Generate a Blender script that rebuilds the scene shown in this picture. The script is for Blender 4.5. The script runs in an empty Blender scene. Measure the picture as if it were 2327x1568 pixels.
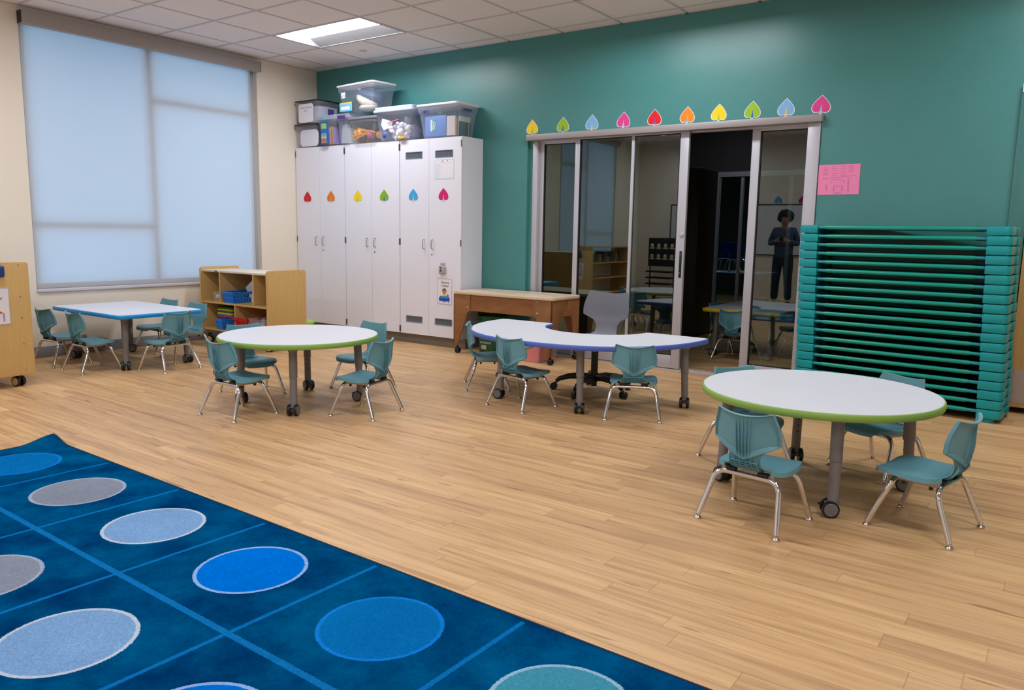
import bpy, bmesh, math, random
from mathutils import Vector, Matrix
random.seed(7)
SC = bpy.context.scene
COL = SC.collection
PI = math.pi
def rad(d): return d * PI / 180

# ------------------------------------------------------------------ camera
CAMLOC = Vector((7.4439, -6.3349, 1.1908))
_y, _p, _r, FPX = 0.6219, -0.1452, 0.0168, 1757.61
_F = Vector((-math.sin(_y) * math.cos(_p), math.cos(_y) * math.cos(_p), math.sin(_p)))
_R0 = Vector((math.cos(_y), math.sin(_y), 0)); _U0 = _R0.cross(_F)
_R = _R0 * math.cos(_r) + _U0 * math.sin(_r); _U = _U0 * math.cos(_r) - _R0 * math.sin(_r)
cd = bpy.data.cameras.new('camera'); cam = bpy.data.objects.new('camera', cd); COL.objects.link(cam)
cd.sensor_width = 36; cd.lens = 36 * FPX / 2327; cd.clip_start = 0.05; cd.clip_end = 100
cam.matrix_world = Matrix(((_R.x, _U.x, -_F.x, CAMLOC.x), (_R.y, _U.y, -_F.y, CAMLOC.y), (_R.z, _U.z, -_F.z, CAMLOC.z), (0, 0, 0, 1)))
SC.camera = cam
# ------------------------------------------------------------------ world, exposure
w = bpy.data.worlds.new('sky'); SC.world = w; w.use_nodes = True
w.node_tree.nodes['Background'].inputs[0].default_value = (0.45, 0.71, 0.98, 1)
w.node_tree.nodes['Background'].inputs[1].default_value = 2.1
SC.view_settings.view_transform = 'Standard'; SC.view_settings.look = 'None'
SC.view_settings.exposure = 0.0; SC.view_settings.gamma = 1.0; SC.view_settings.use_curve_mapping = False
LAMP = 31.0            # radiance of the ceiling light lenses
LAMPCOL = (0.955, 0.965, 1.0)

# ------------------------------------------------------------------ materials
def lin(c):
    if isinstance(c, str): c = tuple(int(c[i:i + 2], 16) for i in (0, 2, 4))
    return tuple(((x / 255) / 12.92 if x / 255 <= 0.04045 else ((x / 255 + 0.055) / 1.055) ** 2.4) for x in c) + (1,)
MATS = {}
def mat(name, c, rough=0.5, metal=0.0, spec=0.5, coat=0.0, alpha=1.0, var=0.0, vs=20.0, bump=0.0, bs=200.0, trans=0.0, stretch=(1, 1, 1), sub=0.0):
    if name in MATS: return MATS[name]
    m = bpy.data.materials.new(name); m.use_nodes = True; nt = m.node_tree; b = nt.nodes['Principled BSDF']
    col = lin(c)
    b.inputs['Base Color'].default_value = col; b.inputs['Roughness'].default_value = rough; b.inputs['Metallic'].default_value = metal
    b.inputs['Specular IOR Level'].default_value = spec; b.inputs['Coat Weight'].default_value = coat; b.inputs['Alpha'].default_value = alpha
    b.inputs['Transmission Weight'].default_value = trans
    if var or bump:
        tc = nt.nodes.new('ShaderNodeTexCoord'); mp = nt.nodes.new('ShaderNodeMapping'); mp.inputs['Scale'].default_value = stretch
        nt.links.new(tc.outputs['Object'], mp.inputs[0])
    if var:
        n = nt.nodes.new('ShaderNodeTexNoise'); n.inputs['Scale'].default_value = vs; n.inputs['Detail'].default_value = 5
        nt.links.new(mp.outputs[0], n.inputs['Vector'])
        r = nt.nodes.new('ShaderNodeValToRGB')
        r.color_ramp.elements[0].position = 0.3; r.color_ramp.elements[1].position = 0.7
        r.color_ramp.elements[0].color = tuple(x * (1 - var) for x in col[:3]) + (1,)
        r.color_ramp.elements[1].color = tuple(min(1, x * (1 + var)) for x in col[:3]) + (1,)
        nt.links.new(n.outputs[0], r.inputs[0]); nt.links.new(r.outputs[0], b.inputs['Base Color'])
    if bump:
        n2 = nt.nodes.new('ShaderNodeTexNoise'); n2.inputs['Scale'].default_value = bs; n2.inputs['Detail'].default_value = 3
        nt.links.new(mp.outputs[0], n2.inputs['Vector'])
        bp = nt.nodes.new('ShaderNodeBump'); bp.inputs['Strength'].default_value = bump; bp.inputs['Distance'].default_value = 0.002
        nt.links.new(n2.outputs[0], bp.inputs['Height']); nt.links.new(bp.outputs[0], b.inputs['Normal'])
    MATS[name] = m; return m
class NT:
    """small helper for writing node graphs"""
    def __init__(s, m): s.t = m.node_tree
    def n(s, typ, **kw):
        x = s.t.nodes.new(typ)
        for k, v in kw.items(): setattr(x, k, v)
        return x
    def link(s, a, b): s.t.links.new(a, b)
    def math(s, op, a, b=None, c=None):
        x = s.n('ShaderNodeMath', operation=op)
        for i, v in enumerate((a, b, c)):
            if v is None: continue
            if isinstance(v, (int, float)): x.inputs[i].default_value = v
            else: s.link(v, x.inputs[i])
        return x.outputs[0]
    def mix(s, f, a, b, mode='MIX'):
        x = s.n('ShaderNodeMix', data_type='RGBA', blend_type=mode)
        for v, i in ((f, 0), (a, 6), (b, 7)):
            if isinstance(v, (int, float)): x.inputs[i].default_value = v
            elif isinstance(v, tuple): x.inputs[i].default_value = v
            else: s.link(v, x.inputs[i])
        return x.outputs[2]
def emis(name, c, s):
    m = bpy.data.materials.new(name); m.use_nodes = True; b = m.node_tree.nodes['Principled BSDF']
    b.inputs['Emission Color'].default_value = tuple(c) + (1,); b.inputs['Emission Strength'].default_value = s
    b.inputs['Base Color'].default_value = (0.8, 0.8, 0.8, 1); return m
def glass_mat(name, tint, k=1.6, rough=0.0):
    m = bpy.data.materials.new(name); m.use_nodes = True; g = NT(m); nt = m.node_tree
    nt.nodes.remove(nt.nodes['Principled BSDF']); out = nt.nodes['Material Output']
    tr = g.n('ShaderNodeBsdfTransparent'); tr.inputs[0].default_value = lin(tint)
    gl = g.n('ShaderNodeBsdfGlossy'); gl.inputs['Roughness'].default_value = rough; gl.inputs[0].default_value = (1, 1, 1, 1)
    fr = g.n('ShaderNodeFresnel'); fr.inputs[0].default_value = 1.5
    f = g.math('MINIMUM', g.math('MULTIPLY', fr.outputs[0], k), 1.0)
    mx = g.n('ShaderNodeMixShader'); g.link(f, mx.inputs[0]); g.link(tr.outputs[0], mx.inputs[1]); g.link(gl.outputs[0], mx.inputs[2])
    g.link(mx.outputs[0], out.inputs[0]); return m
def bin_mat(name, tint, cloud):
    """clear, slightly milky moulded plastic"""
    m = bpy.data.materials.new(name); m.use_nodes = True; g = NT(m); nt = m.node_tree
    b = nt.nodes['Principled BSDF']; out = nt.nodes['Material Output']
    b.inputs['Base Color'].default_value = lin(tint); b.inputs['Roughness'].default_value = 0.2
    tl = g.n('ShaderNodeBsdfTranslucent'); tl.inputs[0].default_value = lin(tint)
    m0 = g.n('ShaderNodeMixShader'); m0.inputs[0].default_value = 0.4; g.link(b.outputs[0], m0.inputs[1]); g.link(tl.outputs[0], m0.inputs[2])
    tr = g.n('ShaderNodeBsdfTransparent'); tr.inputs[0].default_value = (0.98, 0.985, 1, 1)
    mx = g.n('ShaderNodeMixShader'); mx.inputs[0].default_value = cloud
    g.link(tr.outputs[0], mx.inputs[1]); g.link(m0.outputs[0], mx.inputs[2]); g.link(mx.outputs[0], out.inputs[0]); return m

def floor_mat():
    m = bpy.data.materials.new('maple plank vinyl'); m.use_nodes = True; g = NT(m); b = m.node_tree.nodes['Principled BSDF']
    tc = g.n('ShaderNodeTexCoord'); sp = g.n('ShaderNodeSeparateXYZ'); g.link(tc.outputs['Object'], sp.inputs[0])
    X, Y = sp.outputs[0], sp.outputs[1]
    row = g.math('FLOOR', g.math('DIVIDE', Y, 0.0945)); fy = g.math('FRACT', g.math('DIVIDE', Y, 0.0945))
    wn = g.n('ShaderNodeTexWhiteNoise', noise_dimensions='1D'); g.link(row, wn.inputs['W'])
    xo = g.math('ADD', g.math('DIVIDE', X, 0.92), g.math('MULTIPLY', wn.outputs[0], 7.3))
    ix = g.math('FLOOR', xo); fx = g.math('FRACT', xo)
    cv = g.n('ShaderNodeCombineXYZ'); g.link(ix, cv.inputs[0]); g.link(row, cv.inputs[1])
    wp = g.n('ShaderNodeTexWhiteNoise', noise_dimensions='2D'); g.link(cv.outputs[0], wp.inputs['Vector'])
    rnd = wp.outputs[0]
    off = g.math('MULTIPLY', rnd, 37.0)
    gv = g.n('ShaderNodeCombineXYZ'); g.link(g.math('ADD', g.math('MULTIPLY', X, 1.3), off), gv.inputs[0]); g.link(g.math('MULTIPLY', Y, 24.0), gv.inputs[1]); g.link(off, gv.inputs[2])
    n1 = g.n('ShaderNodeTexNoise'); n1.inputs['Scale'].default_value = 1.0; n1.inputs['Detail'].default_value = 4; n1.inputs['Distortion'].default_value = 0.6; g.link(gv.outputs[0], n1.inputs['Vector'])
    gv2 = g.n('ShaderNodeCombineXYZ'); g.link(g.math('ADD', g.math('MULTIPLY', X, 5), off), gv2.inputs[0]); g.link(g.math('MULTIPLY', Y, 120.0), gv2.inputs[1]); g.link(off, gv2.inputs[2])
    n2 = g.n('ShaderNodeTexNoise'); n2.inputs['Scale'].default_value = 1.0; n2.inputs['Detail'].default_value = 3; g.link(gv2.outputs[0], n2.inputs['Vector'])
    r = g.n('ShaderNodeValToRGB'); e = r.color_ramp.elements
    e[0].position = 0.25; e[0].color = lin((176, 141, 104)); e[1].position = 0.72; e[1].color = lin((224, 189, 146))
    q = e.new(0.48); q.color = lin((208, 171, 127))
    g.link(n1.outputs[0], r.inputs[0])
    c = r.outputs[0]
    tone = g.n('ShaderNodeValToRGB'); t = tone.color_ramp.elements
    t[0].color = lin((236, 226, 218)); t[1].color = lin((255, 250, 238)); t[0].position = 0; t[1].position = 1
    q = t.new(0.5); q.color = lin((248, 240, 228)); g.link(rnd, tone.inputs[0])
    c = g.mix(1.0, c, tone.outputs[0], 'MULTIPLY')
    streak = g.math('MULTIPLY', g.math('MAXIMUM', g.math('SUBTRACT', n2.outputs[0], 0.56), 0.0), 2.0)
    c = g.mix(streak, c, lin((128, 88, 56)))
    # dark short knots
    gv3 = g.n('ShaderNodeCombineXYZ'); g.link(g.math('MULTIPLY', X, 4), gv3.inputs[0]); g.link(g.math('MULTIPLY', Y, 30.0), gv3.inputs[1])
    n3 = g.n('ShaderNodeTexNoise'); n3.inputs['Scale'].default_value = 1; n3.inputs['Detail'].default_value = 1; g.link(gv3.outputs[0], n3.inputs['Vector'])
    kn = g.math('MINIMUM', g.math('MULTIPLY', g.math('MAXIMUM', g.math('SUBTRACT', n3.outputs[0], 0.70), 0.0), 9.0), 0.6)
    c = g.mix(kn, c, lin((120, 82, 54)))
    ey = g.math('LESS_THAN', g.math('ABSOLUTE', g.math('SUBTRACT', fy, 0.5)), 0.485)
    ex = g.math('LESS_THAN', g.math('ABSOLUTE', g.math('SUBTRACT', fx, 0.5)), 0.4984)
    edge = g.math('SUBTRACT', 1.0, g.math('MULTIPLY', ey, ex))
    c = g.mix(g.math('MULTIPLY', edge, 0.38), c, lin((112, 76, 48)))
    g.link(c, b.inputs['Base Color'])
    b.inputs['Roughness'].default_value = 0.42; b.inputs['Specular IOR Level'].default_value = 0.42
    bp = g.n('ShaderNodeBump'); bp.inputs['Strength'].default_value = 0.08; bp.inputs['Distance'].default_value = 0.002
    g.link(n2.outputs[0], bp.inputs['Height']); g.link(bp.outputs[0], b.inputs['Normal'])
    return m

RC, RW, RNX, RNY = 0.6438, 0.6148, 9, 4
def rug_mat():
    m = bpy.data.materials.new('circle rug pile'); m.use_nodes = True; g = NT(m); b = m.node_tree.nodes['Principled BSDF']
    tc = g.n('ShaderNodeTexCoord'); sp = g.n('ShaderNodeSeparateXYZ'); g.link(tc.outputs['Object'], sp.inputs[0])
    nz = g.n('ShaderNodeTexNoise'); nz.inputs['Scale'].default_value = 260; nz.inputs['Detail'].default_value = 1; g.link(tc.outputs['Object'], nz.inputs['Vector'])
    j = g.math('MULTIPLY', g.math('SUBTRACT', nz.outputs[0], 0.5), 0.008)
    X = g.math('ADD', sp.outputs[0], j); Y = g.math('ADD', sp.outputs[1], j)
    u = g.math('DIVIDE', X, RC); v = g.math('DIVIDE', g.math('MULTIPLY', Y, -1.0), RW)
    iu, iv = g.math('FLOOR', u), g.math('FLOOR', v)
    fu = g.math('MULTIPLY', g.math('SUBTRACT', g.math('FRACT', u), 0.5), RC)
    fv = g.math('MULTIPLY', g.math('SUBTRACT', g.math('FRACT', v), 0.5), RW)
    d = g.math('SQRT', g.math('ADD', g.math('MULTIPLY', fu, fu), g.math('MULTIPLY', fv, fv)))
    idx = g.math('ADD', iu, g.math('MULTIPLY', iv, RNX))
    pos = g.math('DIVIDE', g.math('ADD', idx, 0.5), 27.0)
    TEAL, MID, BRI, LB, GR, DB = (76, 164, 190), (20, 104, 172), (0, 128, 240), (140, 184, 232), (152, 160, 176), (12, 122, 196)
    fills = [DB, GR, LB, BRI, DB, TEAL, LB, GR, BRI,
             BRI, TEAL, GR, LB, BRI, GR, DB, TEAL, LB,
             LB, DB, BRI, TEAL, GR, LB, BRI, DB, GR]
    outl = {DB: (24, 138, 236), GR: (176, 192, 216), LB: (212, 226, 242), BRI: (160, 200, 255), TEAL: (164, 206, 232)}
    def ramp(cols):
        r = g.n('ShaderNodeValToRGB'); r.color_ramp.interpolation = 'CONSTANT'; e = r.color_ramp.elements
        e[0].position = 0; e[0].color = lin(cols[0]); e[1].position = 1 / 27; e[1].color = lin(cols[1])
        for i in range(2, 27): q = e.new(i / 27); q.color = lin(cols[i])
        g.link(pos, r.inputs[0]); return r.outputs[0]
    fill, ol = ramp(fills), ramp([outl[c] for c in fills])
    n1 = g.n('ShaderNodeTexNoise'); n1.inputs['Scale'].default_value = 3.2; n1.inputs['Detail'].default_value = 6; n1.inputs['Roughness'].default_value = 0.65; g.link(tc.outputs['Object'], n1.inputs['Vector'])
    br = g.n('ShaderNodeValToRGB'); e = br.color_ramp.elements; e[0].position = .34; e[1].position = .68
    e[0].color = lin((0, 58, 112)); e[1].color = lin((0, 100, 152)); g.link(n1.outputs[0], br.inputs[0])
    base = br.outputs[0]
    def near(f, wd): return g.math('LESS_THAN', g.math('ABSOLUTE', g.math('SUBTRACT', g.math('ABSOLUTE', f), 0)), wd)
    lu = g.math('GREATER_THAN', g.math('ABSOLUTE', fu), RC / 2 - 0.0085)
    lv = g.math('GREATER_THAN', g.math('ABSOLUTE', fv), RW / 2 - 0.0115)
    ins = g.math('MULTIPLY', g.math('MULTIPLY', g.math('GREATER_THAN', X, 0.05), g.math('LESS_THAN', X, RC * RNX - 0.05)), g.math('MULTIPLY', g.math('LESS_THAN', Y, -0.05), g.math('GREATER_THAN', Y, -RW * RNY + 0.05)))
    inv = g.math('MULTIPLY', g.math('LESS_THAN', Y, -0.012), ins)
    inedge = g.math('LESS_THAN', Y, -0.02)
    c = g.mix(g.math('MULTIPLY', lu, inedge), base, lin((16, 124, 200)))
    c = g.mix(g.math('MULTIPLY', lv, inv), c, lin((20, 126, 198)))
    c = g.mix(g.math('LESS_THAN', d, 0.192), c, ol)
    c = g.mix(g.math('LESS_THAN', d, 0.1795), c, fill)
    n2 = g.n('ShaderNodeTexNoise'); n2.inputs['Scale'].default_value = 170; n2.inputs['Detail'].default_value = 4; n2.inputs['Roughness'].default_value = 0.75; g.link(tc.outputs['Object'], n2.inputs['Vector'])
    sh = g.n('ShaderNodeValToRGB'); e = sh.color_ramp.elements; e[0].position = .3; e[1].position = .7; e[0].color = (.56, .58, .62, 1); e[1].color = (1, 1, 1, 1)
    g.link(n2.outputs[0], sh.inputs[0]); c = g.mix(1.0, c, sh.outputs[0], 'MULTIPLY')
    sh2 = g.n('ShaderNodeValToRGB'); e = sh2.color_ramp.elements; e[0].position = .3; e[1].position = .7; e[0].color = (.84, .84, .86, 1); e[1].color = (1, 1, 1, 1)
    g.link(n1.outputs[0], sh2.inputs[0]); c = g.mix(1.0, c, sh2.outputs[0], 'MULTIPLY')
    g.link(c, b.inputs['Base Color']); b.inputs['Roughness'].default_value = 0.95; b.inputs['Specular IOR Level'].default_value = 0.0
    b.inputs['Sheen Weight'].default_value = 0.0
    bp = g.n('ShaderNodeBump'); bp.inputs['Strength'].default_value = 0.6; bp.inputs['Distance'].default_value = 0.004
    g.link(n2.outputs[0], bp.inputs['Height']); g.link(bp.outputs[0], b.inputs['Normal'])
    return m

GREEN = mat('teal green wall paint', (69, 136, 134), 0.34, spec=0.6, var=0.02, vs=3, bump=0.22, bs=150)
CREAM = mat('cream wall paint', (238, 229, 215), 0.6, spec=0.3, bump=0.1, bs=150)
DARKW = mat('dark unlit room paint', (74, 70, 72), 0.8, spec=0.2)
CEIL = mat('acoustic ceiling tile', (234, 228, 228), 0.95, spec=0.1, var=0.04, vs=160, bump=0.5, bs=400)
GRID = mat('ceiling grid metal', (200, 196, 198), 0.6, spec=0.2)
WHITE = mat('white laminate cabinet', (232, 232, 243), 0.2, spec=0.5)
TOPW = mat('white laminate tabletop', (222, 225, 234), 0.38, spec=0.4, var=0.012, vs=60)
LIME = mat('lime green edge band', (134, 172, 78), 0.45)
BLUEE = mat('periwinkle blue edge band', (78, 104, 196), 0.45)
SKYE = mat('sky blue edge band', (6, 144, 218), 0.45)
YELE = mat('yellow edge band', (236, 196, 10), 0.45)
LEGG = mat('grey powder coated leg', (122, 118, 118), 0.45)
CHROME = mat('chrome tube', (222, 222, 226), 0.08, metal=1.0)
GLIDE = mat('nickel glide', (205, 192, 180), 0.25, metal=1.0)
BLACK = mat('black plastic', (14, 14, 16), 0.4)
WHEELG = mat('grey wheel cap', (112, 112, 114), 0.5)
CHAIRM = mat('dusty teal chair plastic', (100, 155, 170), 0.42, spec=0.4, var=0.02, vs=30, bump=0.15, bs=600)
GREYCH = mat('grey chair plastic', (118, 119, 128), 0.45, spec=0.4, bump=0.15, bs=600)
BLUECH = mat('royal blue chair plastic', (10, 60, 168), 0.4)
ALU = mat('satin aluminium frame', (188, 188, 196), 0.42, metal=0.25)
ALUD = mat('taupe aluminium head track', (160, 154, 154), 0.5, metal=0.2)
GASK = mat('black glazing gasket', (12, 12, 14), 0.6)
MAPLE = mat('maple laminate', (204, 168, 106), 0.5, spec=0.35, var=0.05, vs=3, stretch=(30, 30, 1.5))
MAPLEE = mat('maple edge', (204, 148, 72), 0.5)
PLYB = mat('stained brown plywood', (142, 96, 58), 0.42, spec=0.4, var=0.13, vs=4, stretch=(2, 2, 6))
PLYT = mat('pale birch plywood lid', (214, 192, 164), 0.4, var=0.04, vs=3, stretch=(2, 14, 2))
PLYSLOT = mat('cream laminate inset', (232, 218, 192), 0.4)
SCREW = mat('steel screw', (190, 184, 172), 0.3, metal=1.0)
HANDLE = mat('brushed steel handle', (150, 150, 156), 0.35, metal=0.9)
HINGE = mat('dark steel hinge', (98, 98, 102), 0.4, metal=0.7)
KICK = mat('grey brown toe kick', (128, 120, 112), 0.6)
GBASE = mat('grey rubber baseboard', (136, 138, 146), 0.55)
COT = mat('teal cot plastic', (0, 150, 156), 0.28, spec=0.5, var=0.06, vs=14)
COTR = mat('green enamel cot rail', (0, 146, 128), 0.3, spec=0.5)
COTC = mat('blue green rail sleeve', (18, 138, 150), 0.35)
COTF = mat('dark green cot mesh', (4, 40, 42), 0.8)
PINK = mat('pink paper', (244, 140, 186), 0.8)
PAPER = mat('white paper', (232, 230, 238), 0.8)
INK = mat('black ink', (30, 28, 30), 0.8)
PENCIL = mat('mauve pencil ink', (176, 84, 132), 0.8)
BLUEINK = mat('blue marker', (20, 70, 170), 0.7)
FRAMEG = mat('grey window frame', (176, 180, 186), 0.5)
TAUPE = mat('taupe shade fascia', (166, 159, 156), 0.5)
HEM = mat('grey shade hem bar', (178, 180, 184), 0.5)
SILL = mat('white sill', (206, 204, 212), 0.5)
TEALTRIM = mat('teal green door casing', (62, 118, 114), 0.35, spec=0.5)
OAK = mat('light oak door', (206, 164, 104), 0.45, var=0.07, vs=3, stretch=(20, 20, 1))
STEEL = mat('brushed steel kick plate', (176, 166, 162), 0.35, metal=0.7)
WHBOARD = mat('white board', (226, 228, 232), 0.25)
BUCKG = mat('dark green bucket plastic', (8, 84, 48), 0.35)
RED = mat('red plastic', (198, 18, 20), 0.4)
BLUEB = mat('blue basket plastic', (26, 128, 228), 0.4)
NEUT = mat('white reflector', (150, 150, 154), 0.6)
LENS = emis('ceiling light lens', LAMPCOL, LAMP)
def C(name, c, r=0.5): return mat(name, c, r)

# ------------------------------------------------------------------ mesh builder
def T(x=0, y=0, z=0): return Matrix.Translation((x, y, z))
def RX(a): return Matrix.Rotation(a, 4, 'X')
def RY(a): return Matrix.Rotation(a, 4, 'Y')
def RZ(a): return Matrix.Rotation(a, 4, 'Z')
class MB:
    def __init__(s): s.v, s.f, s.m = [], [], []
    def add(s, vs, fs, m=0, M=None):
        o = len(s.v)
        s.v += [tuple(M @ Vector(p)) if M is not None else tuple(p) for p in vs]
        s.f += [tuple(i + o for i in f) for f in fs]; s.m += [m] * len(fs); return s
    def addbm(s, bm, m=0, M=None):
        bm.verts.ensure_lookup_table(); bm.verts.index_update()
        s.add([v.co[:] for v in bm.verts], [[v.index for v in f.verts] for f in bm.faces], m, M); bm.free(); return s
    def box(s, a, b, m=0, M=None, bev=0, seg=2):
        a, b = Vector(a), Vector(b); a, b = Vector(map(min, a, b)), Vector(map(max, a, b))
        if not bev:
            x0, y0, z0 = a; x1, y1, z1 = b
            return s.add([(x0, y0, z0), (x1, y0, z0), (x1, y1, z0), (x0, y1, z0), (x0, y0, z1), (x1, y0, z1), (x1, y1, z1), (x0, y1, z1)],
                         [(0, 3, 2, 1), (4, 5, 6, 7), (0, 1, 5, 4), (1, 2, 6, 5), (2, 3, 7, 6), (3, 0, 4, 7)], m, M)
        bm = bmesh.new(); bmesh.ops.create_cube(bm, size=1); d = b - a; c = (a + b) / 2
        for v in bm.verts: v.co = Vector((v.co.x * d.x, v.co.y * d.y, v.co.z * d.z)) + c
        bmesh.ops.bevel(bm, geom=bm.edges[:], offset=min(bev, min(d) * 0.49), segments=seg, affect='EDGES', profile=0.5)
        return s.addbm(bm, m, M)
    def prism(s, poly, z0, z1, m=0, M=None, bev=0, seg=2):
        bm = bmesh.new(); n = len(poly)
        lo = [bm.verts.new((x, y, z0)) for x, y in poly]; hi = [bm.verts.new((x, y, z1)) for x, y in poly]
        bm.faces.new(lo[::-1]); bm.faces.new(hi)
        for i in range(n): bm.faces.new((lo[i], lo[(i + 1) % n], hi[(i + 1) % n], hi[i]))
        bmesh.ops.recalc_face_normals(bm, faces=bm.faces[:])
        if bev:
            es = [e for e in bm.edges if abs(e.verts[0].co.z - e.verts[1].co.z) < 1e-9]
            bmesh.ops.bevel(bm, geom=es, offset=bev, segments=seg, affect='EDGES', profile=0.5)
        return s.addbm(bm, m, M)
    def cyl(s, p0, p1, r0, r1=None, n=16, m=0, M=None, caps=True):
        r1 = r0 if r1 is None else r1; p0, p1 = Vector(p0), Vector(p1); q = (p1 - p0).to_track_quat('Z', 'X')
        vs, fs = [], []
        for k, (p, r) in enumerate(((p0, r0), (p1, r1))):
            for i in range(n): a = 2 * PI * i / n; vs.append(p + q @ Vector((r * math.cos(a), r * math.sin(a), 0)))
        for i in range(n): j = (i + 1) % n; fs.append((i, j, n + j, n + i))
        if caps: fs.append(tuple(range(n))[::-1]); fs.append(tuple(range(n, 2 * n)))
        return s.add(vs, fs, m, M)
    def lathe(s, prof, n=24, m=0, M=None):
        vs, fs = [], []; k = len(prof)
        for i in range(n):
            a = 2 * PI * i / n
            for r, z in prof: vs.append((r * math.cos(a), r * math.sin(a), z))
        for i in range(n):
            j = (i + 1) % n
            for q in range(k - 1): fs.append((i * k + q, j * k + q, j * k + q + 1, i * k + q + 1))
        return s.add(vs, fs, m, M)
    def tube(s, pts, r, n=12, m=0, M=None, caps=True):
        P = [Vector(p) for p in pts]; rs = r if isinstance(r, (list, tuple)) else [r] * len(P)
        vs, fs = [], []; nrm = None
        for i, p in enumerate(P):
            t = (P[min(i + 1, len(P) - 1)] - P[max(i - 1, 0)]).normalized()
            if nrm is None: nrm = t.orthogonal().normalized()
            nrm = (nrm - t * nrm.dot(t)).normalized(); b = t.cross(nrm)
            for k in range(n): a = 2 * PI * k / n; vs.append(p + (nrm * math.cos(a) + b * math.sin(a)) * rs[i])
        for i in range(len(P) - 1):
            for k in range(n): j = (k + 1) % n; fs.append((i * n + k, i * n + j, (i + 1) * n + j, (i + 1) * n + k))
        if caps: fs.append(tuple(range(n))[::-1]); fs.append(tuple((len(P) - 1) * n + k for k in range(n)))
        return s.add(vs, fs, m, M)
    def ball(s, c, r, m=0, M=None, n=14):
        r = (r, r, r) if isinstance(r, (int, float)) else r
        vs, fs = [], []; h = n // 2
        for i in range(h + 1):
            t = PI * i / h
            for k in range(n): a = 2 * PI * k / n; vs.append((c[0] + r[0] * math.sin(t) * math.cos(a), c[1] + r[1] * math.sin(t) * math.sin(a), c[2] + r[2] * math.cos(t)))
        for i in range(h):
            for k in range(n): j = (k + 1) % n; fs.append((i * n + k, (i + 1) * n + k, (i + 1) * n + j, i * n + j))
        return s.add(vs, fs, m, M)
    def grid(s, P, m=0, M=None, th=0.0, closed=False):
        """P[i][j] points; th: thickness by solidify"""
        bm = bmesh.new(); V = [[bm.verts.new(p) for p in row] for row in P]
        for i in range(len(V) - 1):
            for j in range(len(V[0]) - 1): bm.faces.new((V[i][j], V[i + 1][j], V[i + 1][j + 1], V[i][j + 1]))
        bmesh.ops.remove_doubles(bm, verts=bm.verts[:], dist=1e-6)
        if th:
            bm.normal_update(); bmesh.ops.solidify(bm, geom=bm.faces[:], thickness=th)
        bmesh.ops.recalc_face_normals(bm, faces=bm.faces[:]) if th else None
        return s.addbm(bm, m, M)
    def build(s, name, mats, parent=None, ang=35, label=None, loc=None, rot=None):
        me = bpy.data.meshes.new(name); me.from_pydata(s.v, [], s.f)
        if not isinstance(mats, (list, tuple)): mats = [mats]
        for m in mats: me.materials.append(m)
        me.polygons.foreach_set('material_index', s.m); me.polygons.foreach_set('use_smooth', [True] * len(s.f))
        me.update(); me.validate(); me.set_sharp_from_angle(angle=rad(ang))
        o = bpy.data.objects.new(name, me); COL.objects.link(o)
        if parent: o.parent = parent
        if loc: o.location = loc
        if rot: o.rotation_euler = rot
        if label: o['label'] = label
        return o
def text_mesh(body, size, mt, name, parent, M, ext=0.0003, align='CENTER', bold=0.0):
    cu = bpy.data.curves.new(name, 'FONT'); cu.body = body; cu.size = size; cu.align_x = align; cu.align_y = 'CENTER'; cu.extrude = ext; cu.offset = bold; cu.resolution_u = 2
    o = bpy.data.objects.new(name, cu); COL.objects.link(o)
    bpy.context.view_layer.update()
    me = bpy.data.meshes.new_from_object(o.evaluated_get(bpy.context.evaluated_depsgraph_get()))
    bpy.data.objects.remove(o); me.materials.clear(); me.materials.append(mt)
    me.transform(M); r = bpy.data.objects.new(name, me); COL.objects.link(r)
    if parent: r.parent = parent
    return r
def tag(o, label, cat, group=None):
    o['label'] = label; o['category'] = cat
    if group: o['group'] = group
    return o
def thing(name, label, cat, loc=(0, 0, 0), rz=0.0, group=None):
    o = bpy.data.objects.new(name, None); COL.objects.link(o); o.empty_display_size = 0.1
    o.location = loc; o.rotation_euler = (0, 0, rz); return tag(o, label, cat, group)
def struct(o): o['kind'] = 'structure'; return o
CHILD = {}
def dup(o, loc=None, rz=None, label=None, group=None, parent=None):
    kids = [c for c in list(COL.objects) if c.parent == o]
    c = o.copy(); COL.objects.link(c); c.parent = parent
    if loc is not None: c.location = loc
    if rz is not None: c.rotation_euler = (0, 0, rz)
    if label: c['label'] = label
    if group: c['group'] = group
    for k in kids: dup(k, parent=c)
    return c
def bez(p0, p1, p2, n=6):
    p0, p1, p2 = Vector(p0), Vector(p1), Vector(p2)
    return [p0 * (1 - t) ** 2 + p1 * 2 * t * (1 - t) + p2 * t * t for t in (i / n for i in range(n + 1))]
def lerp(tab, x):
    if x <= tab[0][0]: return tab[0][1]
    for (a, b), (c, d) in zip(tab, tab[1:]):
        if x <= c: return b + (d - b) * (x - a) / (c - a)
    return tab[-1][1]
def rrect(x0, y0, x1, y1, r, n=5):
    out = []
    for cx, cy, a0 in ((x1 - r, y1 - r, 0), (x0 + r, y1 - r, 90), (x0 + r, y0 + r, 180), (x1 - r, y0 + r, 270)):
        for i in range(n + 1): a = rad(a0 + 90 * i / n); out.append((cx + r * math.cos(a), cy + r * math.sin(a)))
    return out

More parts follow.
